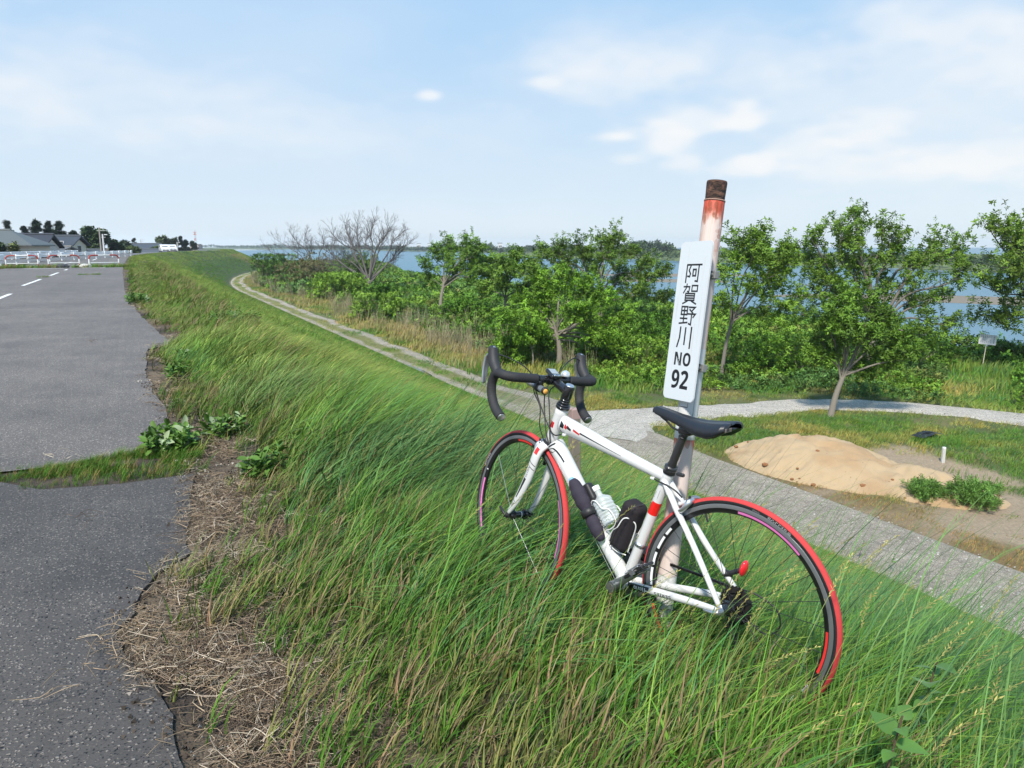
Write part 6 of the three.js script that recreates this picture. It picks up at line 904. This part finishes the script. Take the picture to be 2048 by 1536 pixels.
// ---------------------------------------------------------------- barriers, guard rails, cars
const tubeFrame = (pts, r, o = {}) => tube(pts, r, { n: 10, ref: V(0, 0, 1), ...o });
{
  const red = std(rgb(0.36, 0.045, 0.03), 0.55, { bumpMap: grainMap, bumpScale: 0.002 }), white = std(rgb(0.74, 0.74, 0.73), 0.5);
  const spots = [[58.7, -7.6, 59.0, -5.85, 'leftmost red and white tube barrier closing the old road'], [58.9, -5.25, 59.6, -3.5, 'middle red and white tube barrier closing the old road'], [58.3, -2.85, 59.3, -1.1, 'red and white tube barrier nearest the grass slope']];
  for (const [s0, L0, s1, L1, label] of spots) {
    const [x0, z0] = SLto(s0, L0), [x1, z1] = SLto(s1, L1), w = Math.hypot(x1 - x0, z1 - z0), t = thing('tube_barrier', label, 'barrier', [x0, 0.012, z0], Math.atan2(-(z1 - z0), x1 - x0), 'tube barriers across the old road');
    const h = 0.80, q = 0.22, P = (x) => [[x, 0, 0], [x, 0.24, 0]], corner = (x, d) => [[x, 0.56, 0], [x, h - q, 0], [x + d * 0.06, h - 0.06, 0], [x + d * q, h, 0], [x + d * w * 0.30, h, 0]];
    for (const [x, d] of [[0, 1], [w, -1]]) { part('foot', tubeFrame(P(x), 0.045), red, t); part('leg', tubeFrame([[x, 0.24, 0], [x, 0.56, 0]], 0.0445), white, t); part('bend', tubeFrame(corner(x, d), 0.045, { steps: 14 }), red, t); }
    part('top_bar', tubeFrame([[w * 0.30, h, 0], [w * 0.70, h, 0]], 0.0445), white, t); part('lower_bar', tubeFrame([[0, 0.30, 0], [w, 0.30, 0]], 0.03), white, t);
  }
  const tufts = [0, 1].map((k) => tuft(360 + k, { n: 24, spread: 0.22, h: [0.12, 0.4], w: 0.02, lean: 0.4, segs: 3 })), r = rng(71), g = stuff('barrier_grass', 'grass growing through the asphalt under the barriers'), list = [];
  for (const [s, L, a, b] of [[58.8, -7.4, 0.9, 0.5], [58.8, -5.4, 1.0, 0.5], [58.6, -3.3, 0.6, 0.35], [58.2, -2.5, 0.7, 0.3], [58.9, -1.0, 0.8, 0.6], [41.5, -4.0, 0.25, 0.12], [44, -2.2, 0.5, 0.1]]) for (let k = 0; k < 60 * a; k++) { const S = s + (r() - 0.5) * b * 2, l = L + (r() - 0.5) * a * 2, [x, z] = SLto(S, l); list.push({ x, y: 0, z, s: (0.5 + 0.7 * r()) * (b < 0.2 ? 0.4 : 1), turn: (r() - 0.5) * 2, c: tint(r() < 0.3 ? rgb(0.2, 0.19, 0.06) : green[1], r), pick: r() < 0.5 ? 0 : 1 }); }
  copies('blades', tufts, std(0xffffff, 0.8, { vertexColors: true }), list, g);
  const lump = (name, label, s, L, sx, sy, color) => { const [x, z] = SLto(s, L), t = thing(name, label, 'debris', [x, 0.012, z], 0.5), n = new THREE.IcosahedronGeometry(1, 3), p = n.attributes.position; for (let i = 0; i < p.count; i++) { const k = 0.75 + 0.5 * fbm(p.getX(i) * 2 + s, p.getZ(i) * 2 + p.getY(i), 2); p.setXYZ(i, p.getX(i) * k * sx, Math.max(0, p.getY(i) * k + 0.35) * sy, p.getZ(i) * k * 0.3); } n.computeVertexNormals(); part('sack', n, std(color, 0.8), t); part('tie', tube([[sx * 0.7, sy * 0.4, 0], [sx * 1.15, sy * 0.55, 0.05]], 0.04), std(color, 0.8), t); };
  lump('sack', 'dark sack lying between the left and middle barriers', 58.6, -4.45, 0.38, 0.2, rgb(0.05, 0.05, 0.06)); lump('sack', 'pale sack lying between the middle barrier and the one by the slope', 58.3, -3.1, 0.4, 0.2, rgb(0.5, 0.49, 0.46));

  const enamel = std(rgb(0.82, 0.825, 0.83), 0.4), pads = std(rgb(0.82, 0.83, 0.83), 0.4);
  const rail = (label, pts, pad) => {
    const C = new THREE.CatmullRomCurve3(pts.map(([s, L]) => { const [x, z] = SLto(s, L); return V(x, 0, z); })), n = Math.round(C.getLength() / 4), P = C.getSpacedPoints(n), o = P[0], t = thing('guardrail', label, 'guardrail', o.toArray());
    const prof = [[0, 0.44], [0.05, 0.48], [0.05, 0.54], [0, 0.59], [0, 0.63], [0.05, 0.68], [0.05, 0.74], [0, 0.78]];
    part('beam', grid(prof.length, n * 2 + 1, (i, j) => { const p = C.getPointAt(j / (n * 2)), d = C.getTangentAt(j / (n * 2)), q = prof[i][0] * (pad ? -1 : 1); return { p: [p.x - o.x - d.z * q, prof[i][1] + 0.02, p.z - o.z + d.x * q] }; }), enamel, t);
    for (const [k, p] of P.entries()) { const d = C.getTangentAt(k / n), a = Math.atan2(-d.z, d.x); part('post', new THREE.CylinderGeometry(0.065, 0.065, 0.80, 12).rotateY(a).translate(p.x - o.x + d.z * -0.12, 0.38, p.z - o.z + d.x * 0.12), enamel, t); if (pad) part('pad', box(0.95, 0.42, 0.10, 0, 0, 0, 0.05).rotateY(a).translate(p.x - o.x - d.z * 0.21, 0.60, p.z - o.z + d.x * 0.21), pads, t); }
  };
  rail('white guardrail with rounded pads along the near side of the newer road', [[54, -11.4], [66, -8.9], [82, -7.2], [100, -3.6], [117, -1.0]], true);
  rail('white guardrail along the far side of the newer road', [[46, -21], [62, -19], [80, -15.2], [104, -9.6], [122, -7.9]], false);

  const car = (label, u, v, d, paintC, seed) => {
    const p = at(u, v, d); const t = thing('car', label, 'car', [p.x, 0.02, p.z], Math.atan2(-p.x, -p.z) + 0.12, 'white cars coming along the levee road'), body = phys(paintC, 0.3, { clearcoat: 0.7 }), glass = phys(rgb(0.03, 0.035, 0.045), 0.1);
    const side = new THREE.Shape([[-2.1, 0.32], [-2.12, 0.62], [-2.0, 0.82], [-1.25, 0.95], [-0.55, 1.46], [0.2, 1.54], [1.35, 1.50], [1.95, 1.05], [2.1, 0.9], [2.12, 0.35]].map(([x, y]) => new THREE.Vector2(x, y)));
    part('body', new THREE.ExtrudeGeometry(side, { depth: 1.5, bevelEnabled: true, bevelSize: 0.06, bevelThickness: 0.1, bevelSegments: 3 }).translate(0, 0, -0.75).rotateY(Math.PI / 2), body, t);
    part('windscreen', new THREE.ExtrudeGeometry(new THREE.Shape([[-0.62, 0], [0.62, 0], [0.52, 0.55], [-0.52, 0.55]].map(([x, y]) => new THREE.Vector2(x, y))), { depth: 0.02, bevelEnabled: false }).rotateX(-0.93).translate(0, 0.96, 1.24 + 0.06), glass, t);
    part('grille', box(1.0, 0.14, 0.03, 0, 0.62, 2.16, 0.01), glass, t); part('bumper_intake', box(1.2, 0.16, 0.03, 0, 0.40, 2.165, 0.01), glass, t); part('number_plate', box(0.33, 0.16, 0.02, 0, 0.50, 2.19, 0.004), std(rgb(0.7, 0.7, 0.68), 0.5), t);
    for (const s of [-1, 1]) { part('headlight', box(0.34, 0.15, 0.05, 0.58 * s, 0.72, 2.10, 0.02), phys(rgb(0.65, 0.67, 0.7), 0.12), t); part('mirror', box(0.18, 0.13, 0.09, 0.93 * s, 1.02, 0.85, 0.03), body, t); part('side_window', box(0.02, 0.34, 1.5, 0.851 * s, 1.2, -0.2, 0.005), glass, t); for (const z of [-1.3, 1.3]) { const w = sub('wheel', t); part('tyre', new THREE.TorusGeometry(0.24, 0.085, 8, 20).rotateY(Math.PI / 2).translate(0.78 * s, 0.32, z), sideRubber, w); part('rim', new THREE.CylinderGeometry(0.18, 0.18, 0.1, 14).rotateZ(Math.PI / 2).translate(0.78 * s, 0.32, z), alloy, w); } }
  };
  car('white car in front of the other on the levee road', 329, 500, 158, rgb(0.78, 0.79, 0.80), 1); car('white car following half hidden behind the first car', 344, 499.5, 172, rgb(0.72, 0.73, 0.75), 2);
}
// ---------------------------------------------------------------- houses below the land side of the levee
const LAND = -3.46;
{
  const slate = (r, g, b) => std(rgb(r * 0.6, g * 0.6, b * 0.6), 0.6, { bumpMap: grainMap, bumpScale: 0.03 }), paneM = phys(rgb(0.035, 0.04, 0.05), 0.12);
  const house = (label, u, d, { w, dp, h, rh, wall, roof, turn = 0, hip = 0, over = 0.5, windows = [], lean = null, category = 'house' }) => {
    const p = at(u, 490, d), t = thing('house', label, category, [p.x, LAND, p.z], turn), wm = std(wall, 0.85), rm = slate(...roof);
    const gable = new THREE.Shape([[-dp / 2, 0], [dp / 2, 0], [dp / 2, h], [0, h + (hip ? 0.02 : rh * (dp / (dp + 2 * over)))], [-dp / 2, h]].map(([x, y]) => new THREE.Vector2(x, y)));
    part('wall', new THREE.ExtrudeGeometry(gable, { depth: w, bevelEnabled: false }).translate(0, 0, -w / 2).rotateY(Math.PI / 2), wm, t);
    const a = w / 2 + over, b = dp / 2 + over, y0 = h - rh * over / b * 0.4, y1 = h + rh, q = hip ? w / 2 - hip : a, ro = sub('roof', t), th = 0.16;
    const slab = (pts) => { const g = new THREE.BufferGeometry(), P = [...pts.map((v) => V(...v)), ...pts.map((v) => V(v[0], v[1] + th, v[2]))], idx = [], n = pts.length; for (let i = 1; i < n - 1; i++) { idx.push(0, i + 1, i, n, n + i, n + i + 1); } for (let i = 0; i < n; i++) { const j = (i + 1) % n; idx.push(i, j, n + j, i, n + j, n + i); } g.setAttribute('position', new THREE.Float32BufferAttribute(P.flatMap((v) => v.toArray()), 3)); g.setIndex(idx); const ng = g.toNonIndexed(); ng.computeVertexNormals(); return ng; };
    part('roof_plane', slab([[-a, y0, b], [a, y0, b], [q, y1, 0], [-q, y1, 0]]), rm, ro); part('roof_plane', slab([[a, y0, -b], [-a, y0, -b], [-q, y1, 0], [q, y1, 0]]), rm, ro);
    if (hip) { part('roof_plane', slab([[a, y0, b], [a, y0, -b], [q, y1, 0]]), rm, ro); part('roof_plane', slab([[-a, y0, -b], [-a, y0, b], [-q, y1, 0]]), rm, ro); }
    part('ridge', tube([[-q, y1 + th, 0], [q, y1 + th, 0]], 0.16, { n: 8 }), slate(roof[0] * 1.25, roof[1] * 1.25, roof[2] * 1.2), ro);
    for (const [side, x, y, ww, hh] of windows) { const g = sub('window', t), f = side === 'front', m = (geo) => f ? geo.translate(x, y, dp / 2) : geo.rotateY(Math.PI / 2).translate(w / 2, y, x); part('frame', m(box(ww + 0.16, hh + 0.16, 0.10)), std(rgb(0.6, 0.6, 0.6), 0.5), g); part('pane', m(box(ww, hh, 0.13)), paneM, g); }
    if (lean) part('porch_roof', slab([[lean[0], lean[2] - 0.5, dp / 2 + 1.8], [lean[1], lean[2] - 0.5, dp / 2 + 1.8], [lean[1], lean[2], dp / 2], [lean[0], lean[2], dp / 2]]), rm, t);
    return t;
  };
  house('house with pale grey hipped roof behind bushes at the left edge', -8, 92, { w: 9.5, dp: 7.5, h: 4.9, rh: 1.7, hip: 3, wall: rgb(0.55, 0.52, 0.44), roof: [0.17, 0.19, 0.19], turn: 0.25, windows: [['front', 2.8, 3.7, 1.4, 1.1], ['front', -1.5, 3.7, 1.6, 1.1], ['side', 0, 3.6, 1.6, 1.2]] });
  house('house with dark navy gabled roof and pale gable wall', 70, 99, { w: 4.0, dp: 4.4, h: 4.6, rh: 1.6, wall: rgb(0.52, 0.50, 0.47), roof: [0.045, 0.052, 0.075], turn: 0.12, windows: [['side', 0.9, 3.6, 0.7, 1.4], ['side', -0.9, 3.6, 0.7, 1.4], ['front', -0.9, 3.7, 1.2, 0.8]] });
  house('two-storey house with slate-blue roof and cream wall right of the navy roof', 132, 108, { w: 3.6, dp: 4.0, h: 4.9, rh: 1.2, wall: rgb(0.58, 0.55, 0.44), roof: [0.07, 0.085, 0.11], turn: 0.05, lean: [-2.2, 1.2, 4.2], windows: [['front', -1.2, 3.4, 1.6, 1.1], ['front', 0.2, 5.2, 1.0, 0.5], ['side', 0, 4.4, 0.9, 0.9]] });
  house('cream outbuilding with flat-pitched roof beside the cream house', 112, 104, { w: 3.2, dp: 4, h: 4.1, rh: 0.5, wall: rgb(0.60, 0.58, 0.48), roof: [0.22, 0.22, 0.22], turn: 0.05, windows: [['front', 0.2, 3.4, 1.8, 1.0]], category: 'outbuilding' });
  house('low house with blue-grey roof in front of the big green tree', 186, 128, { w: 5.5, dp: 6, h: 3.1, rh: 0.95, hip: 1.6, wall: rgb(0.4, 0.38, 0.34), roof: [0.10, 0.12, 0.145], turn: 0.1, windows: [['front', 0, 2.3, 1.6, 0.8]] });
  house('wide house with grey tiled roof left of the white cars', 288, 168, { w: 6.4, dp: 6.5, h: 3.9, rh: 1.2, wall: rgb(0.22, 0.16, 0.13), roof: [0.10, 0.115, 0.14], turn: 0.35, windows: [['front', 0, 3.1, 2.2, 0.9], ['side', 0, 3.2, 1.4, 0.9]] });
  house('lower grey-roofed wing in front of the wide house', 297, 160, { w: 5.2, dp: 4, h: 3.0, rh: 0.95, wall: rgb(0.20, 0.13, 0.11), roof: [0.13, 0.145, 0.17], turn: 0.55, windows: [['front', 0.5, 2.3, 1.5, 0.7]] });
  house('pale block with a stair tower at the far end of the town', 392, 260, { w: 3.0, dp: 3.5, h: 4.9, rh: 0.15, wall: rgb(0.50, 0.42, 0.42), roof: [0.3, 0.28, 0.28], over: 0.1, windows: [['front', 0, 3.9, 1.6, 0.8]], category: 'building' });
  // poles and masts
  const pole = (label, u, vTop, d, r, color, arm) => { const p = at(u, vTop, d), t = thing('utility_pole', label, 'pole', [p.x, LAND, p.z]), h = p.y - LAND; part('shaft', new THREE.CylinderGeometry(r * 0.7, r, h, 10).translate(0, h / 2, 0), std(color, 0.8), t); part('cross_arm', box(arm, 0.1, 0.1, arm * 0.2, h - 0.5, 0), std(rgb(0.4, 0.4, 0.4), 0.7), t); part('lamp_head', box(0.5, 0.14, 0.2, 0.5, h - 0.1, 0, 0.04), std(rgb(0.6, 0.6, 0.6), 0.5), t); };
  pole('white lamp pole in front of the big green tree', 205, 468, 118, 0.16, rgb(0.62, 0.62, 0.62), 0.6); pole('grey utility pole beside the white lamp pole', 198, 455, 126, 0.17, rgb(0.30, 0.28, 0.25), 1.4); pole('short white pole behind the white cars', 354, 484, 190, 0.15, rgb(0.55, 0.55, 0.55), 0.6); pole('thin pole above the grey roofs', 281, 478, 190, 0.1, rgb(0.45, 0.45, 0.45), 1.0);
  const mast = (label, u, vTop, d, w, colors) => { const p = at(u, vTop, d), t = thing('lattice_mast', label, 'mast', [p.x, LAND, p.z]), h = p.y - LAND, n = 8; for (let k = 0; k < n; k++) { const y0 = h * k / n, y1 = h * (k + 1) / n, a = w * (1 - 0.85 * k / n), b = w * (1 - 0.85 * (k + 1) / n), g = []; for (const [sx, sz] of [[1, 1], [1, -1], [-1, -1], [-1, 1]]) { g.push(tube([[a * sx, y0, a * sz], [b * sx, y1, b * sz]], w * 0.05 + 0.06, { n: 4 })); g.push(tube([[a * sx, y0, a * sz], [b * sz, y1, -b * sx]], w * 0.03 + 0.04, { n: 4 })); } part('section', g, colors[k % colors.length], t).userData.kind = 'stuff'; } for (const q of [0.78, 0.88]) part('arm', box(w * 3.2, 0.3, 0.3, 0, h * q, 0), colors[0], t); };
  const pale = std(rgb(0.5, 0.52, 0.55), 0.7);
  mast('tall thin red and white mast beyond the town', 389, 459, 520, 0.8, [std(rgb(0.6, 0.25, 0.22), 0.7), std(rgb(0.7, 0.7, 0.7), 0.7)]); mast('lattice pylon on the far bank left of the leafy tree', 861, 466, 1250, 3.2, [pale]); mast('small lattice pylon on the far bank above the leafy tree', 1034, 487, 1100, 2.4, [pale]); mast('small pylon left of the marker post on the far bank', 1249, 489, 700, 1.4, [pale]); mast('thin pylon beside the wooded mound', 1352, 494, 620, 1.1, [pale]);
}
// ---------------------------------------------------------------- trees of the town and the far banks
{
  const needle = [0, 1].map((k) => sprigGeo(450 + k, { n: 14, len: 0.5, wide: 0.2, open: 1.0, stem: 0.3, droop: 0.5 })), farM = std(0xffffff, 0.8, { vertexColors: true });
  const conifer = (label, u, vTop, d, w, seed, { color = rgb(0.022, 0.045, 0.024), n = 700, open = 0.85, group } = {}) => {
    const p = at(u, vTop, d), h = p.y - LAND, r = rng(seed * 17), t = thing('conifer', label, 'tree', [p.x, LAND, p.z], 0, group), list = [], br = []; w = w / FOCAL * d / 2;
    part('trunk', tube([[0, 0, 0], [0.1, h * 0.5, 0], [0, h * 0.97, 0]], [0.24, 0.05], { n: 8, steps: 6 }), darkBark, t);
    for (let b = 0; b < 34; b++) { const q = b / 34, y = h * lerp(0.12, 0.95, q), R = w * 2.0 * Math.pow(1 - q * 0.97, 0.9) * (0.55 + 0.75 * r()), a = b * 2.4 + r(); if (r() > open) continue; const e = V(Math.cos(a) * R, y - R * 0.12, Math.sin(a) * R); br.push(tube([[0, y, 0], e.toArray()], [0.06, 0.03], { n: 4, caps: false })); for (let i = 0; i < n / 26; i++) { const k = Math.pow(r(), 0.6); list.push({ x: e.x * k + (r() - 0.5) * 0.5, y: lerp(y, e.y, k) + (r() - 0.5) * 0.5, z: e.z * k + (r() - 0.5) * 0.5, s: (0.5 + 0.6 * r()) * lerp(1.1, 0.6, q), turn: r() * 6.3, rx: (r() - 0.5), rz: (r() - 0.5), c: tint(color, r, 0.35), pick: r() < 0.5 ? 0 : 1 }); } }
    part('branches', br, darkBark, t).userData.kind = 'stuff'; const f = sub('crown', t); f.userData.kind = 'stuff'; copies('needles', needle, farM, list, f);
  };
  conifer('dark conifer farthest left above the grey hipped roof', 14, 438, 122, 36, 1); conifer('short dark conifer in the dip left of the tallest conifer', 46, 450, 128, 34, 2, { open: 0.9 }); conifer('tallest dark conifer above the navy roof', 70, 432, 126, 40, 3); conifer('slim dark conifer just right of the tallest one', 95, 439, 128, 32, 4); conifer('dark conifer with a bent top above the cream house', 116, 439, 124, 42, 5, { open: 0.9 }); conifer('open flat-topped pine left of the big green tree', 146, 458, 124, 46, 6, { open: 0.5 });
  conifer('dark conifer right of the white cars', 361, 471, 195, 22, 7); conifer('smaller dark conifer beside the one right of the cars', 371, 479, 200, 16, 8); conifer('far small conifer above the grey roofs', 268, 475, 220, 18, 9); conifer('dark tree at the very left edge of the view', -8, 452, 110, 44, 10);
  const leafy = (label, u, vTop, d, w, seed, { color = rgb(0.045, 0.095, 0.025), n = 700, base = LAND, size = 3, name = 'leafy_tree', group } = {}) => {
    const p = at(u, vTop, d), h = p.y - base, r = rng(seed * 23), t = thing(name, label, name === 'bush' ? 'bush' : 'tree', [p.x, base, p.z], 0, group), list = [], st = []; w = w / FOCAL * d / 2;
    part('trunk', tube([[0, 0, 0], [0.1, h * 0.35, 0], [0, h * 0.7, 0]], [0.22, 0.1], { n: 8, steps: 5 }), darkBark, t);
    const lobes = Array.from({ length: 12 }, () => { const a = r() * 6.28, q = Math.sqrt(r()) * w * 0.62; return [Math.cos(a) * q, h * (0.38 + 0.46 * r()), Math.sin(a) * q, w * (0.28 + 0.2 * r())]; }); for (const l of lobes) st.push(tube([[0, h * 0.25, 0], l.slice(0, 3)], [0.1, 0.04], { n: 5, caps: false }));
    part('branches', st, darkBark, t).userData.kind = 'stuff';
    for (let k = 0; k < n; k++) { const l = lobes[Math.floor(r() * 12)], dd = V(r() - 0.5, r() - 0.45, r() - 0.5).normalize(), q = l[3] * Math.pow(r(), 0.3); list.push({ x: l[0] + dd.x * q, y: Math.max(0.2, l[1] + dd.y * q * 0.85), z: l[2] + dd.z * q, s: size * (0.6 + 0.7 * r()), turn: r() * 6.3, rx: r() - 0.5, rz: r() - 0.5, c: tint(color, r, 0.35), pick: Math.floor(r() * 3) }); }
    const f = sub('crown', t); f.userData.kind = 'stuff'; copies('leaves', bushSprigs, farM, list, f);
  };
  leafy('big round green tree behind the lamp poles', 187, 452, 135, 52, 1, { n: 1300 }); leafy('dark rounded tree right of the big green tree', 231, 468, 140, 30, 2, { color: rgb(0.03, 0.065, 0.022), n: 700 }); leafy('pale feathery green tree above the wide grey roof', 320, 470, 205, 26, 3, { color: rgb(0.09, 0.13, 0.06), n: 500 }); leafy('dark tree behind the white cars', 342, 476, 200, 26, 4, { color: rgb(0.03, 0.05, 0.025), n: 500 }); leafy('small dark tree in front of the pale block', 387, 480, 240, 14, 5, { color: rgb(0.03, 0.055, 0.025), n: 320, size: 2.5 });
  leafy('yellow-green bush in front of the house at the left edge', 22, 474, 84, 40, 6, { color: rgb(0.12, 0.15, 0.045), n: 600, size: 2, name: 'bush' }); leafy('dark hedge bush below the yellow-green bush', -4, 478, 82, 22, 7, { color: rgb(0.03, 0.06, 0.02), n: 400, size: 2, name: 'bush' }); leafy('low bush beside the cream house wall', 160, 482, 112, 26, 8, { color: rgb(0.05, 0.09, 0.03), n: 400, size: 2, name: 'bush' }); leafy('low green bush below the grey roofed wing', 262, 492, 140, 40, 9, { color: rgb(0.08, 0.12, 0.035), n: 500, size: 2, name: 'bush' }); leafy('green bush between the wing and the white cars', 312, 489, 165, 24, 10, { color: rgb(0.085, 0.13, 0.035), n: 360, size: 2, name: 'bush' }); leafy('dark shrub between the dark rounded tree and the grey roofs', 250, 480, 165, 26, 11, { color: rgb(0.035, 0.06, 0.025), n: 400, size: 2.4, name: 'bush' });
  // far wooded banks that read as one mass each
  const wood = (name, label, color, fill) => { const g = stuff(name, label), r = rng(name.length), list = []; fill((u, v0, h, w, d0) => { const p = onLevel(u, v0, WATER), d = p.length(); list.push({ x: p.x, y: WATER + 0.8 + h * (0.25 + 0.7 * r()), z: p.z, s: w * (0.7 + 0.6 * r()), turn: r() * 6.3, rx: r() - 0.5, rz: r() - 0.5, c: tint(color, r, 0.3), pick: Math.floor(r() * 3) }); }, r); copies('leaves', bushSprigs, farM, list, g); };
  wood('wooded_mound', 'rounded wood on the far bank left of the marker post', rgb(0.055, 0.095, 0.04), (put, r) => { for (let k = 0; k < 1500; k++) { const u = 1205 + r() * 175, h = 6.5 * Math.sqrt(clamp(1 - ((u - 1290) / 62) ** 2)) + 2.2; put(u, 517 - r() * 2.5, h * (0.4 + 0.6 * r()), 9); } });
  wood('far_bank_scrub', 'low scrub and trees along the far bank of the river', rgb(0.075, 0.115, 0.04), (put, r) => { for (let k = 0; k < 2200; k++) { const u = 1010 + r() * 1150; put(u, lerp(513, 549, clamp((u - 1010) / 970)) - r() * 6, 2.2 + 2.5 * noise(u * 0.03, 4), u > 1500 ? 4.5 : 7); } });
  wood('distant_treeline', 'thin hazy line of trees on the distant shore', rgb(0.05, 0.085, 0.045), (put, r) => { for (let k = 0; k < 2600; k++) { const u = 395 + r() * 760; put(u, lerp(497, 509, clamp((u - 395) / 755)) - r() * 1.2, 1 + 5 * noise(u * 0.045, 8), 11); } });
  const wallM = std(rgb(0.75, 0.75, 0.74), 0.7), roofM = std(rgb(0.35, 0.37, 0.40), 0.7);
  [[838, 7, 'left'], [858, 5, 'middle'], [1000, 8, 'right']].forEach(([u, w, k]) => { const p = onLevel(u, u > 900 ? 507 : 503, WATER).multiplyScalar(1.06), t = thing('far_building', k === 'left' ? 'white far building on the distant shore left of the pylon' : k === 'middle' ? 'small white far building on the distant shore just left of the leafy tree' : 'white far building on the distant shore above the low leafy tree', 'building', [p.x, WATER + 2, p.z], 0.3), W = w / FOCAL * p.length(); part('wall', box(W, 7, W * 0.7, 0, 3.5, 0), wallM, t); part('roof', box(W * 1.05, 1, W * 0.75, 0, 7.5, 0), roofM, t); part('window_band', box(W * 0.8, 1, 0.3, 0, 4.6, W * 0.35), std(rgb(0.1, 0.11, 0.13), 0.3), t); });
}
scene.fog = new THREE.FogExp2(rgb(0.74, 0.83, 0.92), 0.00022);
scene.traverse((o) => { if (o.isMesh) { o.castShadow = true; o.receiveShadow = true; } });
renderer.render(scene, camera);
